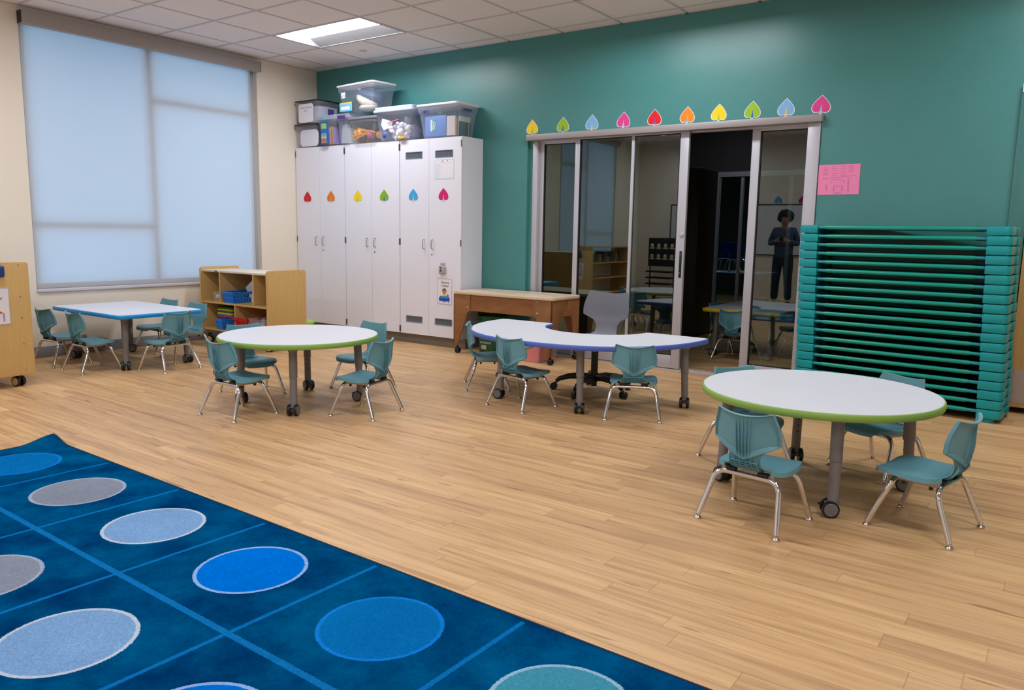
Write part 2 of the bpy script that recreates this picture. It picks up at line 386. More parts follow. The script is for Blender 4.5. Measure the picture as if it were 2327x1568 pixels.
# ------------------------------------------------------------------ room shell
H = 3.021
GX, GY, TL = 0.9873, -1.3927, 0.6096
XR, YB = 10.6, -8.35
def panel(us, vs, holes, P, d):
    """wall panel of thickness d with rectangular holes; P(u,v,depth)->xyz"""
    U = sorted(set(us + [h[i] for h in holes for i in (0, 2)])); V = sorted(set(vs + [h[i] for h in holes for i in (1, 3)]))
    def solid(i, j):
        if i < 0 or j < 0 or i >= len(U) - 1 or j >= len(V) - 1: return False
        cu, cv = (U[i] + U[i + 1]) / 2, (V[j] + V[j + 1]) / 2
        return not any(h[0] < cu < h[2] and h[1] < cv < h[3] for h in holes)
    mb = MB()
    for i in range(len(U) - 1):
        for j in range(len(V) - 1):
            if not solid(i, j): continue
            a, b, c, e = U[i], U[i + 1], V[j], V[j + 1]
            q = lambda *p: mb.add([P(*x) for x in p], [(0, 1, 2, 3)])
            q((a, c, 0), (b, c, 0), (b, e, 0), (a, e, 0)); q((a, c, d), (a, e, d), (b, e, d), (b, c, d))
            if not solid(i - 1, j): q((a, c, 0), (a, e, 0), (a, e, d), (a, c, d))
            if not solid(i + 1, j): q((b, c, 0), (b, c, d), (b, e, d), (b, e, 0))
            if not solid(i, j - 1): q((a, c, 0), (a, c, d), (b, c, d), (b, c, 0))
            if not solid(i, j + 1): q((a, e, 0), (b, e, 0), (b, e, d), (a, e, d))
    return mb
FX = [(GX + 5 * k * TL, GY - 5 * j * TL) for j in range(3) for k in range(4) if GX + 5 * k * TL + 2 * TL < XR]
fl = MB().box((-0.3, YB - 0.1, -0.1), (XR + 0.1, 9.2, 0)); struct(fl.build('floor', floor_mat()))
lh = [(x, y, x + 2 * TL, y + TL) for x, y in FX]
struct(panel([0, XR], [YB, 0.0], lh, lambda u, v, d: (u, v, H + d), 0.02).build('ceiling', CEIL))
gb = MB()
for i in range(-1, 16):
    x = GX + i * TL
    if 0.05 < x < XR: 
        cuts = sorted((hy, hy2) for hx, hy, hx2, hy2 in lh if hx + 0.1 < x < hx2 - 0.1); segs = []; c_ = YB
        for a, b in cuts: segs.append((c_, a)); c_ = b
        segs.append((c_, 0.0))
        for a, b in segs: gb.box((x - 0.0115, a, H - 0.004), (x + 0.0115, b, H + 0.001))
for j in range(-12, 4):
    y = GY + j * TL
    if YB < y < -0.02: gb.box((0, y - 0.0115, H - 0.0045), (XR, y + 0.0115, H + 0.001))
for a, b in (((0, YB), (0.02, 0)), ((0, -0.02), (XR, 0))): gb.box(a + (H - 0.004,), b + (H + 0.001,))
struct(gb.build('trim_1', GRID))

WY0, WY1, WZ0, WZ1 = -3.2179, -0.839, 0.6016, 2.9743
W2 = (-7.42, 0.6016, -5.26, 2.9743)
struct(panel([YB, 0.0], [0, H], [(WY0, WZ0, WY1, WZ1), W2], lambda u, v, d: (-d, u, v), 0.2).build('wall_left', CREAM))
DX0, DX1, DZ = 3.05, 5.79, 2.075
struct(panel([0.0, XR], [0, H], [(DX0, 0, DX1, DZ), (7.165, 0, 8.12, 2.115)], lambda u, v, d: (u, d, v), 0.12).build('wall_back', GREEN))
struct(panel([YB, 0.12], [0, H], [], lambda u, v, d: (XR + d, u, v), 0.1).build('wall_right', CREAM))
struct(panel([0, XR], [0, H], [], lambda u, v, d: (u, YB - d, v), 0.1).build('wall_front', CREAM))
struct(MB().box((0, YB, 0), (0.012, -0.36, 0.098), bev=0.003).build('baseboard_left', GBASE))
bb = MB().box((2.53, -0.012, 0), (DX0 - 0.06, 0, 0.098)); bb.box((5.80, -0.012, 0), (7.05, 0, 0.098)); struct(bb.build('baseboard_back', GBASE))

struct(MB().box((7.05, 0.125, 0), (8.35, 0.17, 2.4)).build('light_leak_block', DARKW))  # unseen panel added to stop sky light leaking under the oak door
# windows: aluminium frame set back behind a translucent roller shade
SHADE = bpy.data.materials.new('translucent shade cloth'); SHADE.use_nodes = True
g = NT(SHADE); nt = SHADE.node_tree; pb = nt.nodes['Principled BSDF']; pb.inputs['Base Color'].default_value = lin((226, 230, 236)); pb.inputs['Roughness'].default_value = 0.8; pb.inputs['Specular IOR Level'].default_value = 0.2
tl = g.n('ShaderNodeBsdfTranslucent'); tl.inputs[0].default_value = (0.82, 0.90, 0.94, 1)
trs = g.n('ShaderNodeBsdfTransparent'); trs.inputs[0].default_value = (1, 1, 1, 1)
m1 = g.n('ShaderNodeMixShader'); m1.inputs[0].default_value = 0.42; g.link(pb.outputs[0], m1.inputs[1]); g.link(tl.outputs[0], m1.inputs[2])
m2 = g.n('ShaderNodeMixShader'); m2.inputs[0].default_value = 0.02; g.link(m1.outputs[0], m2.inputs[1]); g.link(trs.outputs[0], m2.inputs[2])
tc = g.n('ShaderNodeTexCoord'); mp = g.n('ShaderNodeMapping'); mp.inputs['Scale'].default_value = (1, 3, 130); g.link(tc.outputs['Object'], mp.inputs[0])
nz = g.n('ShaderNodeTexNoise'); nz.inputs['Scale'].default_value = 4; nz.inputs['Detail'].default_value = 3; g.link(mp.outputs[0], nz.inputs['Vector'])
bp = g.n('ShaderNodeBump'); bp.inputs['Strength'].default_value = 0.25; bp.inputs['Distance'].default_value = 0.002; g.link(nz.outputs[0], bp.inputs['Height']); g.link(bp.outputs[0], pb.inputs['Normal'])
g.link(m2.outputs[0], nt.nodes['Material Output'].inputs[0])
WGLASS = glass_mat('window glass', (236, 244, 250), 1.0)
def window(name, y0, y1, z0, z1, full):
    fr = MB(); X0, X1 = -0.13, -0.062; b = 0.055
    ym = -2.055 if full else (y0 + y1) / 2
    for a, c in (((y0, z0), (y1, z0 + b)), ((y0, z1 - b), (y1, z1)), ((y0, z0), (y0 + b, z1)), ((y1 - b, z0), (y1, z1)), ((ym - 0.035, z0), (ym + 0.035, z1))):
        fr.box((X0, a[0], a[1]), (X1, c[0], c[1]), bev=0.004)
    fr.box((X0, y0, 1.15), (X1, ym, 1.215), bev=0.004); fr.box((X0, ym, 2.375), (X1, y1 - 0.05, 2.44), bev=0.004)
    if full: fr.box((X1, y1 - 0.09, z0), (X1 + 0.012, y1 - 0.06, z1), bev=0.003)
    o = struct(fr.build(name, FRAMEG))
    MB().box((-0.10, y0 + 0.03, z0 + 0.03), (-0.094, y1 - 0.03, z1 - 0.03)).build('pane', WGLASS, o)
    sl = MB().box((-0.12, y0 - 0.0, z0 - 0.014), (0.022, y1, z0 + 0.014), bev=0.004); sl.build('sill', SILL, o)
    return o
window('window_1', WY0 + 0.001, WY1 - 0.001, WZ0, WZ1 - 0.001, True)
window('window_2', W2[0] + 0.001, W2[2] - 0.001, W2[1], W2[3] - 0.001, False)
def shade(y0, y1, label):
    t = thing('roller_shade', label, 'window shade', (0, 0, 0))
    f = MB().box((0.002, y0, 2.868), (0.075, y1, 2.97), bev=0.004); f.build('fascia', TAUPE, t)
    e = MB().box((0.001, y0 - 0.005, 2.87), (0.074, y0 - 0.0002, 2.972)); e.box((0.001, y1 + 0.0002, 2.87), (0.074, y1 + 0.005, 2.972)); e.build('end_cap', BLACK, t)
    P = [[(-0.03, y0 + 0.015 + (y1 - y0 - 0.075) * i / 30, 0.66 + 2.24 * j / 20) for j in range(21)] for i in range(31)]
    MB().grid(P).build('shade_cloth', SHADE, t)
    MB().box((-0.037, y0 + 0.012, 0.618), (-0.023, y1 - 0.062, 0.663), bev=0.004).build('hem_bar', HEM, t)
    c = MB(); yy = y1 - 0.035
    c.tube([(-0.015, yy, 2.86), (-0.015, yy, 0.78)] , 0.0016, 6); c.tube([(-0.015, yy - 0.02, 2.86), (-0.015, yy - 0.02, 0.78), (-0.015, yy - 0.017, 0.768), (-0.015, yy - 0.01, 0.762), (-0.015, yy - 0.003, 0.768), (-0.015, yy, 0.78)], 0.0016, 6)
    c.build('pull_chain', mat('white bead chain', (200, 204, 210), .4), t)
    return t
shade(WY0, WY1 - 0.0, 'wide pale blue roller shade drawn down over the tall window beside the white cabinets')
shade(W2[0], W2[2], 'second pale blue roller shade, seen only mirrored in the glass door')

# ceiling lights
def make_light(label):
    t = thing('ceiling_light', label, 'ceiling light', (0, 0, H), 0, 'recessed ceiling lights')
    Lx, Ly = 2 * TL - 0.012, TL - 0.012
    x0, x1, y0, y1 = 0.006, 0.006 + Lx, 0.006, 0.006 + Ly
    fr = MB()
    for a, b in (((x0, y0), (x1, y0 + 0.018)), ((x0, y1 - 0.018), (x1, y1)), ((x0, y0), (x0 + 0.018, y1)), ((x1 - 0.018, y0), (x1, y1))): fr.box(a + (-0.004,), b + (0.006,))
    fr.build('frame', NEUT, t)
    rf = MB()
    def prof(s):  # s 0..1 from rim to lens edge: curve up
        return 0.062 * s
    for sgn in (0, 1):
        rows = []
        for i in range(9):
            s = i / 8; yy = 0.018 + s * 0.135; z = prof(s) * 1.0
            y = y0 + yy if sgn == 0 else y1 - yy
            rows.append([(x0 + 0.018, y, z), (x1 - 0.018, y, z)])
        rf.grid(rows)
    for xx in (x0 + 0.018, x1 - 0.018): rf.box((xx - 0.002, y0 + 0.015, 0), (xx + 0.002, y1 - 0.015, 0.075))
    rf.box((x0, y0, 0.075), (x1, y1, 0.08))
    rf.build('reflector', NEUT, t)
    rows = []
    for i in range(13):
        s = i / 12; y = y0 + 0.15 + s * (Ly - 0.30); z = 0.060
        rows.append([(x0 + 0.03, y, z), (x1 - 0.03, y, z)])
    MB().grid(rows[::-1]).build('lens', LENS, t)
    return t
L0 = make_light('recessed two by four ceiling light, the one nearest the corner above the white cabinets')
L0.location = (FX[0][0], FX[0][1], H)
for i, (x, y) in enumerate(FX[1:], 1):
    dup(L0, (x, y, H), None, 'recessed ceiling light in the ' + ('row along the green wall', 'middle row', 'rear row')[i // 3] + ', ' + ('nearest', 'second from', 'third from')[i % 3] + ' the window wall')
sm = MB(); sm.lathe([(0.0, 0.0), (0.038, 0.0), (0.04, -0.004), (0.03, -0.01), (0.0, -0.011)][::-1]); s_ = sm.build('ceiling_sprinkler', mat('off white cover', (196, 194, 194), .5))
s_.location = (1.282, -0.471, H); tag(s_, 'small round flush cover in the ceiling tile near the green wall', 'sprinkler')

# ------------------------------------------------------------------ sliding glass door (structure) and oak door
GLS = glass_mat('door glass', (206, 222, 218), 2.4)
GLT = glass_mat('green edged door glass', (150, 196, 182), 2.4)
fr = MB()
fr.box((3.06, -0.05, 2.062), (5.80, 0.05, 2.118), bev=0.006); head = fr
d1 = struct(head.build('door_1', ALUD))
j = MB()
j.box((3.092, 0.03, 0), (3.15, 0.11, 2.062), bev=0.004); j.box((5.69, -0.012, 0), (5.785, 0.11, 2.062), bev=0.004); j.box((3.13, 0.05, 2.052), (5.70, 0.11, 2.0725), bev=0.003)
j.build('door_frame', ALU, d1)
MB().box((3.0501, 0.035, 0), (3.091, 0.119, 2.0745)).build('jamb_filler', GREEN, d1)
tk = MB().box((3.15, 0.0, 0.0), (5.70, 0.10, 0.006)); tk.box((3.15, 0.045, 0.006), (5.70, 0.052, 0.012)); tk.build('floor_track', ALU, d1)
def leaf(name, x0, x1, y, sl, sr, top, bot, lockside=None, glass=GLS):
    f = MB(); y0, y1 = y - 0.018, y + 0.018
    f.box((x0, y0, 0.012), (x0 + sl, y1, 2.062), bev=0.003); f.box((x1 - sr, y0, 0.012), (x1, y1, 2.062), bev=0.003)
    f.box((x0 + sl, y0, 2.062 - top), (x1 - sr, y1, 2.062), bev=0.003); f.box((x0 + sl, y0, 0.012), (x1 - sr, y1, 0.012 + bot), bev=0.003)
    o = f.build(name, ALU, d1)
    gk = MB(); a, b, c, e = x0 + sl, x1 - sr, 0.012 + bot, 2.062 - top
    for p, q in (((a, c), (a + 0.009, e)), ((b - 0.009, c), (b, e)), ((a, c), (b, c + 0.006)), ((a, e - 0.006), (b, e))): gk.box((p[0], y - 0.013, p[1]), (q[0], y + 0.013, q[1]))
    gk.build('gasket', GASK, o)
    MB().box((a, y - 0.003, c), (b, y + 0.003, e)).build('glass_pane', glass, o)
    return o
leaf('fixed_panel', 3.15, 4.215, 0.085, 0.05, 0.03, 0.03, 0.10, glass=GLT)
lf = leaf('sliding_panel', 3.585, 4.71, 0.028, 0.05, 0.078, 0.012, 0.115, glass=GLS)
MB().box((4.17, 0.008, 0.127), (4.197, 0.024, 2.05), bev=0.002).build('muntin', ALU, lf)
leaf('fixed_panel', 5.232, 5.70, 0.085, 0.068, 0.02, 0.03, 0.10)
h = MB().box((4.672, 0.004, 0.82), (4.694, 0.011, 1.05), bev=0.002); h.cyl((4.683, 0.0, 0.86), (4.683, 0.006, 0.86), 0.004, m=1); h.cyl((4.683, 0.0, 1.02), (4.683, 0.006, 1.02), 0.004, m=1)
h.build('pull_handle', [BLACK, SCREW], lf)
MB().lathe([(0, 0), (0.018, 0), (0.02, 0.004), (0.014, 0.012), (0, 0.013)], 20, M=T(4.685, 0.01, 1.19) @ RX(PI / 2)).build('thumb_lock', ALU, lf)
cs = MB()
cs.box((7.065, -0.03, 0.0), (7.165, 0.06, 2.165), bev=0.004); cs.box((7.165, -0.03, 2.105), (8.22, 0.06, 2.165), bev=0.004); cs.box((8.12, -0.03, 0.0), (8.22, 0.06, 2.165), bev=0.004)
d2 = struct(cs.build('door_2', TEALTRIM))
MB().box((7.170, -0.022, 0.045), (8.118, 0.02, 2.10), bev=0.002).build('door_leaf', OAK, d2)
kp = MB().box((7.178, -0.0245, 0.075), (8.10, -0.022, 0.312))
for x in (7.195, 7.6, 8.08):
    for z in (0.088, 0.193, 0.30): kp.cyl((x, -0.0245, z), (x, -0.027, z), 0.005, n=10, m=1)
kp.build('kick_plate', [STEEL, SCREW], d2)
pl = MB().box((7.07, -0.034, 2.166), (7.30, -0.026, 2.225), bev=0.002); pl.cyl((7.10, -0.034, 2.195), (7.10, -0.037, 2.195), 0.012, n=14, m=1)
tag(pl.build('door_sign', [PAPER, INK]), 'small white plate fixed above the corner of the oak door casing', 'sign')

# ------------------------------------------------------------------ small chair
SEATP = [(-.085, .2475, .100), (-.07, .2445, .126), (-.045, .243, .143), (-.01, .243, .149), (.04, .2455, .150), (.09, .249, .145), (.13, .249, .132), (.152, .246, .118), (.166, .239, .102), (.172, .229, .092)]
NECKP = [(-.1375, .345, .104), (-.133, .328, .084), (-.128, .308, .070), (-.122, .285, .067), (-.108, .264, .070), (-.097, .2535, .083), (-.085, .2475, .100)]
YC = [(.285, -.122), (.31, -.130), (.362, -.141), (.42, -.146), (.47, -.152), (.50, -.157)]
def back_y(x, z): return lerp(YC, z) + 2.25 * x * x
def loft(rows, ns=12, skirt=0.0):
    P = []
    sk0 = skirt
    for q_, (y, z, wd) in enumerate(rows):
        if sk0: skirt = sk0 * min(1, (len(rows) - q_) / 4, 1)
        r = []
        if sk0: r.append((-wd - 0.002, y, z - skirt))
        for i in range(ns + 1):
            s = -1 + 2 * i / ns; r.append((s * wd, y + (0 if sk0 else 2.25 * (s * wd) ** 2 * max(0, min(1, (z - .27) / .03))), z - (0.005 * (1 - s * s) if sk0 else 0)))
        if sk0: r.append((wd + 0.002, y, z - skirt))
        P.append(r)
    return P
def shell_parts(t, mt, S=1.0, dz=0.0):
    M = T(0, 0, dz) @ Matrix.Scale(S, 4)
    sp = [r for r in SEATP]
    P = loft(sp, 12, 0.016)
    front = [(x * 0.97, y + 0.001, z - 0.012) for x, y, z in P[-1]]; front[0], front[-1] = front[1], front[-2]; P.append(front)
    seat = MB().grid(P, th=0.004, M=M); seat.build('seat', mt, t, ang=50)
    bk = MB()
    # back panel
    W = [(0, .142), (.12, .1435), (.3, .143), (.6, .136), (.85, .125), (1, .119)]
    def pp(s, tt, off=0.0, ins=0.0):
        wd = lerp(W, tt); x = s * wd
        zb = .289 + (.362 - .289) * (abs(s) ** 1.1); zt = .480 + .015 * s * s
        z = zb + (zt - zb) * tt; return (x, back_y(x, z) - off, z)
    G = [[pp(-1 + 2 * i / 16, k / 10) for i in range(17)] for k in range(11)]
    bk.grid([[(a, b + 0.002, c) for a, b, c in r] for r in G], th=0.004, M=M)
    # rim around the back panel, standing proud to the rear
    loop = [pp(-1 + 2 * i / 16, 0) for i in range(17)] + [pp(1, k / 10) for k in range(1, 11)] + [pp(1 - 2 * i / 16, 1) for i in range(1, 17)] + [pp(-1, 1 - k / 10) for k in range(1, 10)]
    cen = Vector((0, -0.14, .40)); rows = []
    for o_, ins in ((0.0, 0.0), (0.006, -0.002), (0.013, 0.001), (0.0135, 0.004), (0.003, 1.0)):
        r = []
        for k, p in enumerate(loop + [loop[0]]):
            p = Vector(p); d = (cen - p); d.y = 0; d.normalize()
            bottom = p.z < .36 and (k <= 16)
            dist = ins if ins != 1.0 else (0.024 if bottom else 0.009)
            q = p + d * dist; q.y = (back_y(q.x, q.z) if ins == 1.0 else p.y) - o_
            r.append(q)
        rows.append(r)
    bk.grid(rows, M=M)
    # vertical ribs
    for x0 in (-.034, -.017, 0, .017, .034):
        A, B = [], []
        for k in range(10):
            z = .300 + (.474 - .300) * k / 9; x = x0 * (0.75 + 0.25 * k / 9); y = back_y(x, z)
            e = 0.011 * min(1, (9 - k) / 5 + 0.05)
            A.append((x, y, z)); B.append((x, y - e - 0.001, z))
        bk.grid([A, B], th=0.0022, M=M)
    # neck
    bk.grid(loft(NECKP, 8), th=0.004, M=M)
    path = [Vector((0, y, z)) for y, z, _ in NECKP] + [Vector((0, -.06, .2435)), Vector((0, -.04, .242))]
    wds = [r[2] for r in NECKP] + [.12, .12]
    nrm = []
    for i in range(len(path)):
        tt = (path[min(i + 1, len(path) - 1)] - path[max(i - 1, 0)]).normalized(); nrm.append(Vector((0, -tt.z, tt.y)).normalized())
    def outp(i, d):
        return path[i] - nrm[i] * d
    for f in (-.9, -.55, -.2, .2, .55, .9):
        A = [(f * min(wds[i], .066), *outp(i, 0.001)[1:]) for i in range(2, 9)]; B = [(f * min(wds[i], .066), *outp(i, 0.011 if 2 < i < 8 else 0.002)[1:]) for i in range(2, 9)]
        bk.grid([A, B], th=0.002, M=M)
    for i in (3, 4, 5, 6):
        for sub in ((0, 0.5) if i < 5 else (0,)):
            p0 = outp(i, 0.001).lerp(outp(i + 1, 0.001), sub); p1 = outp(i, 0.011).lerp(outp(i + 1, 0.011), sub); wdd = .060
            bk.grid([[(-wdd, *p0[1:]), (wdd, *p0[1:])], [(-wdd, *p1[1:]), (wdd, *p1[1:])]], th=0.002, M=M)
    for a, b, c, e in ((-.036, -.013, 3, 4), (.036, .013, 3, 4), (-.013, .013, 3, 4), (-.036, -.013, 5, 4), (.036, .013, 5, 4)):
        p0, p1 = outp(c, 0.009), outp(e, 0.009); bk.tube([(a, *p0[1:]), (b, *p1[1:])], 0.0012, 5, M=M)
    bk.build('backrest', mt, t, ang=40)
def make_chair():
    t = thing('child_chair', 'x', 'chair', (0, 0, 0), 0)
    shell_parts(t, CHAIRM)
    WF, DF = 0.173, 0.159
    for sy in (-1, 1):
        zb = 0.212 if sy < 0 else 0.216; yb = 0.085 * sy
        for sx in (-1, 1):
            foot = Vector((sx * WF, sy * DF, 0.02)); knee = Vector((sx * 0.148, sy * 0.103, zb - 0.055)); cor = Vector((sx * 0.140, yb, zb + 0.002)); inn = Vector((sx * 0.085, yb, zb))
            pts = [foot, foot.lerp(knee, 0.5), knee] + bez(knee, cor, inn, 8)[1:]
            lg = MB().tube(pts, 0.0112, 14); l = lg.build('leg', CHROME, t, ang=60)
            MB().lathe([(0, 0), (0.0145, 0), (0.0155, 0.004), (0.0135, 0.009), (0.008, 0.013), (0.006, 0.022), (0, 0.022)], 16, M=T(foot.x + sx * 0.001, foot.y + sy * 0.002, 0)).build('glide', GLIDE, l)
        fb = MB().tube([(-0.087, yb, zb), (0.087, yb, zb)], 0.0112, 14); fb.build('cross_tube', CHROME, t)
    fp = MB(); fp.box((-0.115, -0.085, 0.209), (-0.09, 0.085, 0.232), bev=0.003); fp.box((0.09, -0.085, 0.209), (0.115, 0.085, 0.232), bev=0.003)
    fp.build('seat_rail', mat('bronze grey steel rail', (168, 152, 140), .35, metal=.8), t)
    for sx in (-1, 1):
        for yy in (-0.05, 0.055): MB().box((sx * 0.1 - 0.007, yy - 0.007, 0.193), (sx * 0.1 + 0.007, yy + 0.007, 0.212), bev=0.002).build('stacking_bumper', BLACK, t)
        for yy in (-0.085, 0.085): MB().box((sx * 0.07 - 0.022, yy - 0.013, 0.222), (sx * 0.07 + 0.022, yy + 0.013, 0.236), bev=0.003).build('mounting_pad', BLACK, t)
    return t
CH0 = make_chair(); _used = []
def chair(x, y, deg, label, group=None):
    rz = rad(deg - 90)
    if not _used:
        _used.append(1); CH0.location = (x, y, 0); CH0.rotation_euler = (0, 0, rz); CH0['label'] = label
        if group: CH0['group'] = group
        return CH0
    o = dup(CH0, (x, y, 0), rz, label)
    if group: o['group'] = group
    return o
GR = 'child chairs round the '
chair(6.453, -3.17, 82.4, 'small teal chair, ribbed back showing, at the table by the cots', GR + 'round table near the cots')
chair(7.049, -2.808, 167.2, 'small teal chair seen side on, right of the round table by the cots', GR + 'round table near the cots')
chair(6.127, -2.363, -36, 'small teal chair behind the round table by the cots, toward the glass doors', GR + 'round table near the cots')
chair(6.736, -2.084, 240.5, 'small teal chair standing between the round table and the stack of cots', GR + 'round table near the cots')
chair(3.188, -3.406, 91.5, 'small teal chair, ribbed back showing, at the lime edged table by the shelf', GR + 'round table by the shelf')
chair(3.791, -2.86, 192.6, 'small teal chair angled inward, right of the lime edged table by the cubby shelf', GR + 'round table by the shelf')
chair(2.703, -2.952, -14.8, 'small teal chair between the cubby shelf and its lime edged table, seat facing right', GR + 'round table by the shelf')
chair(3.163, -2.299, 270.6, 'small teal chair on the white cabinet side of the lime edged table by the shelf', GR + 'round table by the shelf')
chair(4.447, -2.035, 79.9, 'small teal chair with turned ribbed back at the left half of the horseshoe table', GR + 'horseshoe table')
chair(5.186, -1.807, 116.2, 'small teal chair seen squarely from behind at the right half of the horseshoe table', GR + 'horseshoe table')
chair(3.846, -1.649, 40.8, 'small teal chair in profile at the horseshoe table end beside the green bucket', GR + 'horseshoe table')
chair(0.465, -3.255, 93.5, 'small teal chair at the rectangular table, nearest the big maple end panel', GR + 'rectangular table')
chair(0.941, -3.23, 89.2, 'small teal chair at the rectangular table, second from the big maple end panel', GR + 'rectangular table')
chair(1.368, -2.797, 187.3, 'small teal chair at the short end of the blue edged rectangular table', GR + 'rectangular table')
chair(0.399, -2.324, -87, 'small teal chair behind the blue edged rectangular table, under the window sill', GR + 'rectangular table')
chair(0.912, -2.35, -87.1, 'small teal chair between the blue edged rectangular table and the cubby shelf', GR + 'rectangular table')
chair(4.90, 0.93, 80, 'small teal chair at the near end of the yellow edged table in the doorway gap', GR + 'yellow edged table')
chair(4.57, 1.47, 2, 'small teal chair half hidden left of the yellow edged table in the next room', GR + 'yellow edged table')
chair(5.33, 1.50, 181, 'small teal chair right of the yellow edged table, seen through the glass pane', GR + 'yellow edged table')

# ------------------------------------------------------------------ tables
def make_leg(t, x, y, ztop, ang, split=0.25, spl=2.5):
    """telescoping leg, leaning out along ang, with a twin wheel caster"""
    d = Vector((math.cos(ang), math.sin(ang), 0)) * math.tan(rad(spl))
    foot = Vector((x, y, 0.075)); top = foot - d * (ztop - 0.075); top.z = ztop
    mid = foot.lerp(top, (split - 0.075) / (ztop - 0.075))
    m = MB(); m.cyl(mid, top, 0.0265, n=20); m.cyl(foot, mid, 0.0235, n=20); m.cyl(top - Vector((0, 0, 0.035)), top, 0.027, 0.055, n=20)
    m.cyl(mid - Vector((0, 0, 0.001)), mid + Vector((0, 0, 0.003)), 0.0275, n=20)
    for k in range(7):
        p = foot.lerp(top, 0.25 + k * 0.09); dd = -Vector((math.cos(ang), math.sin(ang), 0)); rr = 0.0232 if p.z < split else 0.0262
        m.cyl(p + dd * rr, p + dd * (rr + 0.001), 0.0042, n=8, m=1)
    lg = m.build('leg', [LEGG, BLACK], t)
    return lg
def make_caster(lg, x, y, wa):
    M = T(x, y, 0) @ RZ(wa)
    c = MB()
    for s in (-1, 1):
        prof = [(0, 0), (0.026, 0), (0.029, 0.0015), (0.0355, 0.002), (0.0365, 0.006), (0.0365, 0.018), (0.035, 0.021), (0, 0.021)]
        c.lathe(prof[2:], 28, m=0, M=M @ T(0.012, s * 0.0335, 0.0368) @ RX(PI / 2 * s))
        c.lathe([(0, -0.001), (0.026, -0.001), (0.0295, 0.002)][::-1], 28, m=1, M=M @ T(0.012, s * 0.0335, 0.0368) @ RX(PI / 2 * s))
    c.box((-0.008, -0.011, 0.03), (0.034, 0.011, 0.066), m=1, M=M, bev=0.004); c.cyl((0, 0, 0.06), (0, 0, 0.078), 0.0235, n=20, m=1, M=M)
    c.box((0.03, -0.009, 0.05), (0.062, 0.009, 0.057), m=0, M=M, bev=0.003)
    c.build('caster', [BLACK, WHEELG], lg)
ZT = 0.4755
def tabletop(t, poly, edge, z=ZT, th=0.034):
    MB().prism(poly, z - 0.0015, z, bev=0.0006, seg=1).build('tabletop', TOPW, t)
    n = len(poly); P2 = []
    A = [Vector((a, b, 0)) for a, b in poly]
    rows = []
    nr = []
    for i in range(n):
        e = (A[(i + 1) % n] - A[i - 1]).normalized(); nr.append(Vector((e.y, -e.x, 0)))
    for off, zz in ((-0.002, z - 0.0005), (0.003, z - 0.001), (0.007, z - 0.005), (0.009, z - th * 0.5), (0.007, z - th + 0.005), (0.003, z - th), (-0.02, z - th)):
        rows.append([(A[i % n] + nr[i % n] * off + Vector((0, 0, zz))) for i in range(n + 1)])
    eb = MB().grid(rows); eb.f = eb.f
    o = eb.build('edge_band', edge, t, ang=50)
    MB().prism([(a, b) for a, b in poly], z - th + 0.001, z - 0.002).build('core_board', C('grey underside', (120, 116, 114)), t)
def circle(cx, cy, r, n=72): return [(cx + r * math.cos(2 * PI * i / n), cy + r * math.sin(2 * PI * i / n)) for i in range(n)]
def round_table(cx, cy, r, legs, was, label):
    t = thing('round_table', label, 'table', (cx, cy, 0), 0, 'round lime edged tables')
    tabletop(t, circle(0, 0, r - 0.008), LIME)
    for (x, y), wa in zip(legs, was):
        x -= cx; y -= cy; a = math.atan2(y, x)
        lg = make_leg(t, x, y, ZT - 0.03, a); make_caster(lg, x, y, rad(wa))
    return t
round_table(6.525, -2.545, 0.537, [(6.712, -2.925), (6.911, -2.345), (6.147, -2.74), (6.339, -2.165)], [205, 185, -30, -60], 'large round white table with lime green edge in front of the cot stack')
round_table(3.198, -2.915, 0.533, [(3.48, -3.199), (2.905, -2.61), (2.913, -3.194), (3.485, -2.63)], [-60, -15, -10, 200], 'round white table with lime green edge standing between the shelf and the open floor')
def rect_table(x0, y0, x1, y1, edge, legs, label, grp, was, z=ZT):
    cx, cy = (x0 + x1) / 2, (y0 + y1) / 2
    t = thing('rectangular_table', label, 'table', (cx, cy, 0), 0, grp)
    tabletop(t, rrect(x0 - cx, y0 - cy, x1 - cx, y1 - cy, 0.05), edge, z)
    for (x, y), wa in zip(legs, was):
        lg = make_leg(t, x - cx, y - cy, z - 0.03, math.atan2(y - cy, x - cx)); make_caster(lg, x - cx, y - cy, rad(wa))
    return t
rect_table(0.155, -3.175, 1.315, -2.435, SKYE, [(1.155, -3.055), (1.175, -2.52), (0.25, -3.04), (0.25, -2.53)], 'rectangular white table with bright blue edge below the shaded window', None, [-40, 0, 10, 60])
rect_table(4.50, 1.00, 5.27, 2.15, YELE, [(4.62, 1.08), (5.16, 1.12), (4.60, 2.0), (5.15, 2.0)], 'rectangular table with yellow edge in the dim room beyond the sliding door', None, [190, 170, 0, 0])
# horseshoe table
t = thing('horseshoe_table', 'kidney shaped white table with periwinkle blue edge in front of the glass doors', 'table', (4.55, -1.60, 0))
out = []
a_, b_ = 0.892, 0.94; cx, cy = 4.548, -1.205
for i in range(49):
    th = PI + PI * i / 48; c_, s_n = math.cos(th), math.sin(th); n_ = 2.25
    out.append((cx + a_ * math.copysign(abs(c_) ** (2 / n_), c_), cy + b_ * math.copysign(abs(s_n) ** (2 / n_), s_n)))
out += [(cx + a_ - 0.008, cy + 0.018), (cx + a_ - 0.035, cy + 0.03)]
out += [(cx + 0.44, cy + 0.035), (cx + 0.425, cy + 0.03)]
for i in range(0, 25):
    th = 0 - PI * i / 24; out.append((cx + 0.008 + 0.405 * math.cos(th), cy - 0.0 + 0.358 * math.sin(th)))
out += [(cx - 0.41, cy + 0.03), (cx - 0.425, cy + 0.035), (cx - a_ + 0.035, cy + 0.03), (cx - a_ + 0.008, cy + 0.018)]
poly = [(x - 4.55, y + 1.60) for x, y in out]
tabletop(t, poly, BLUEE)
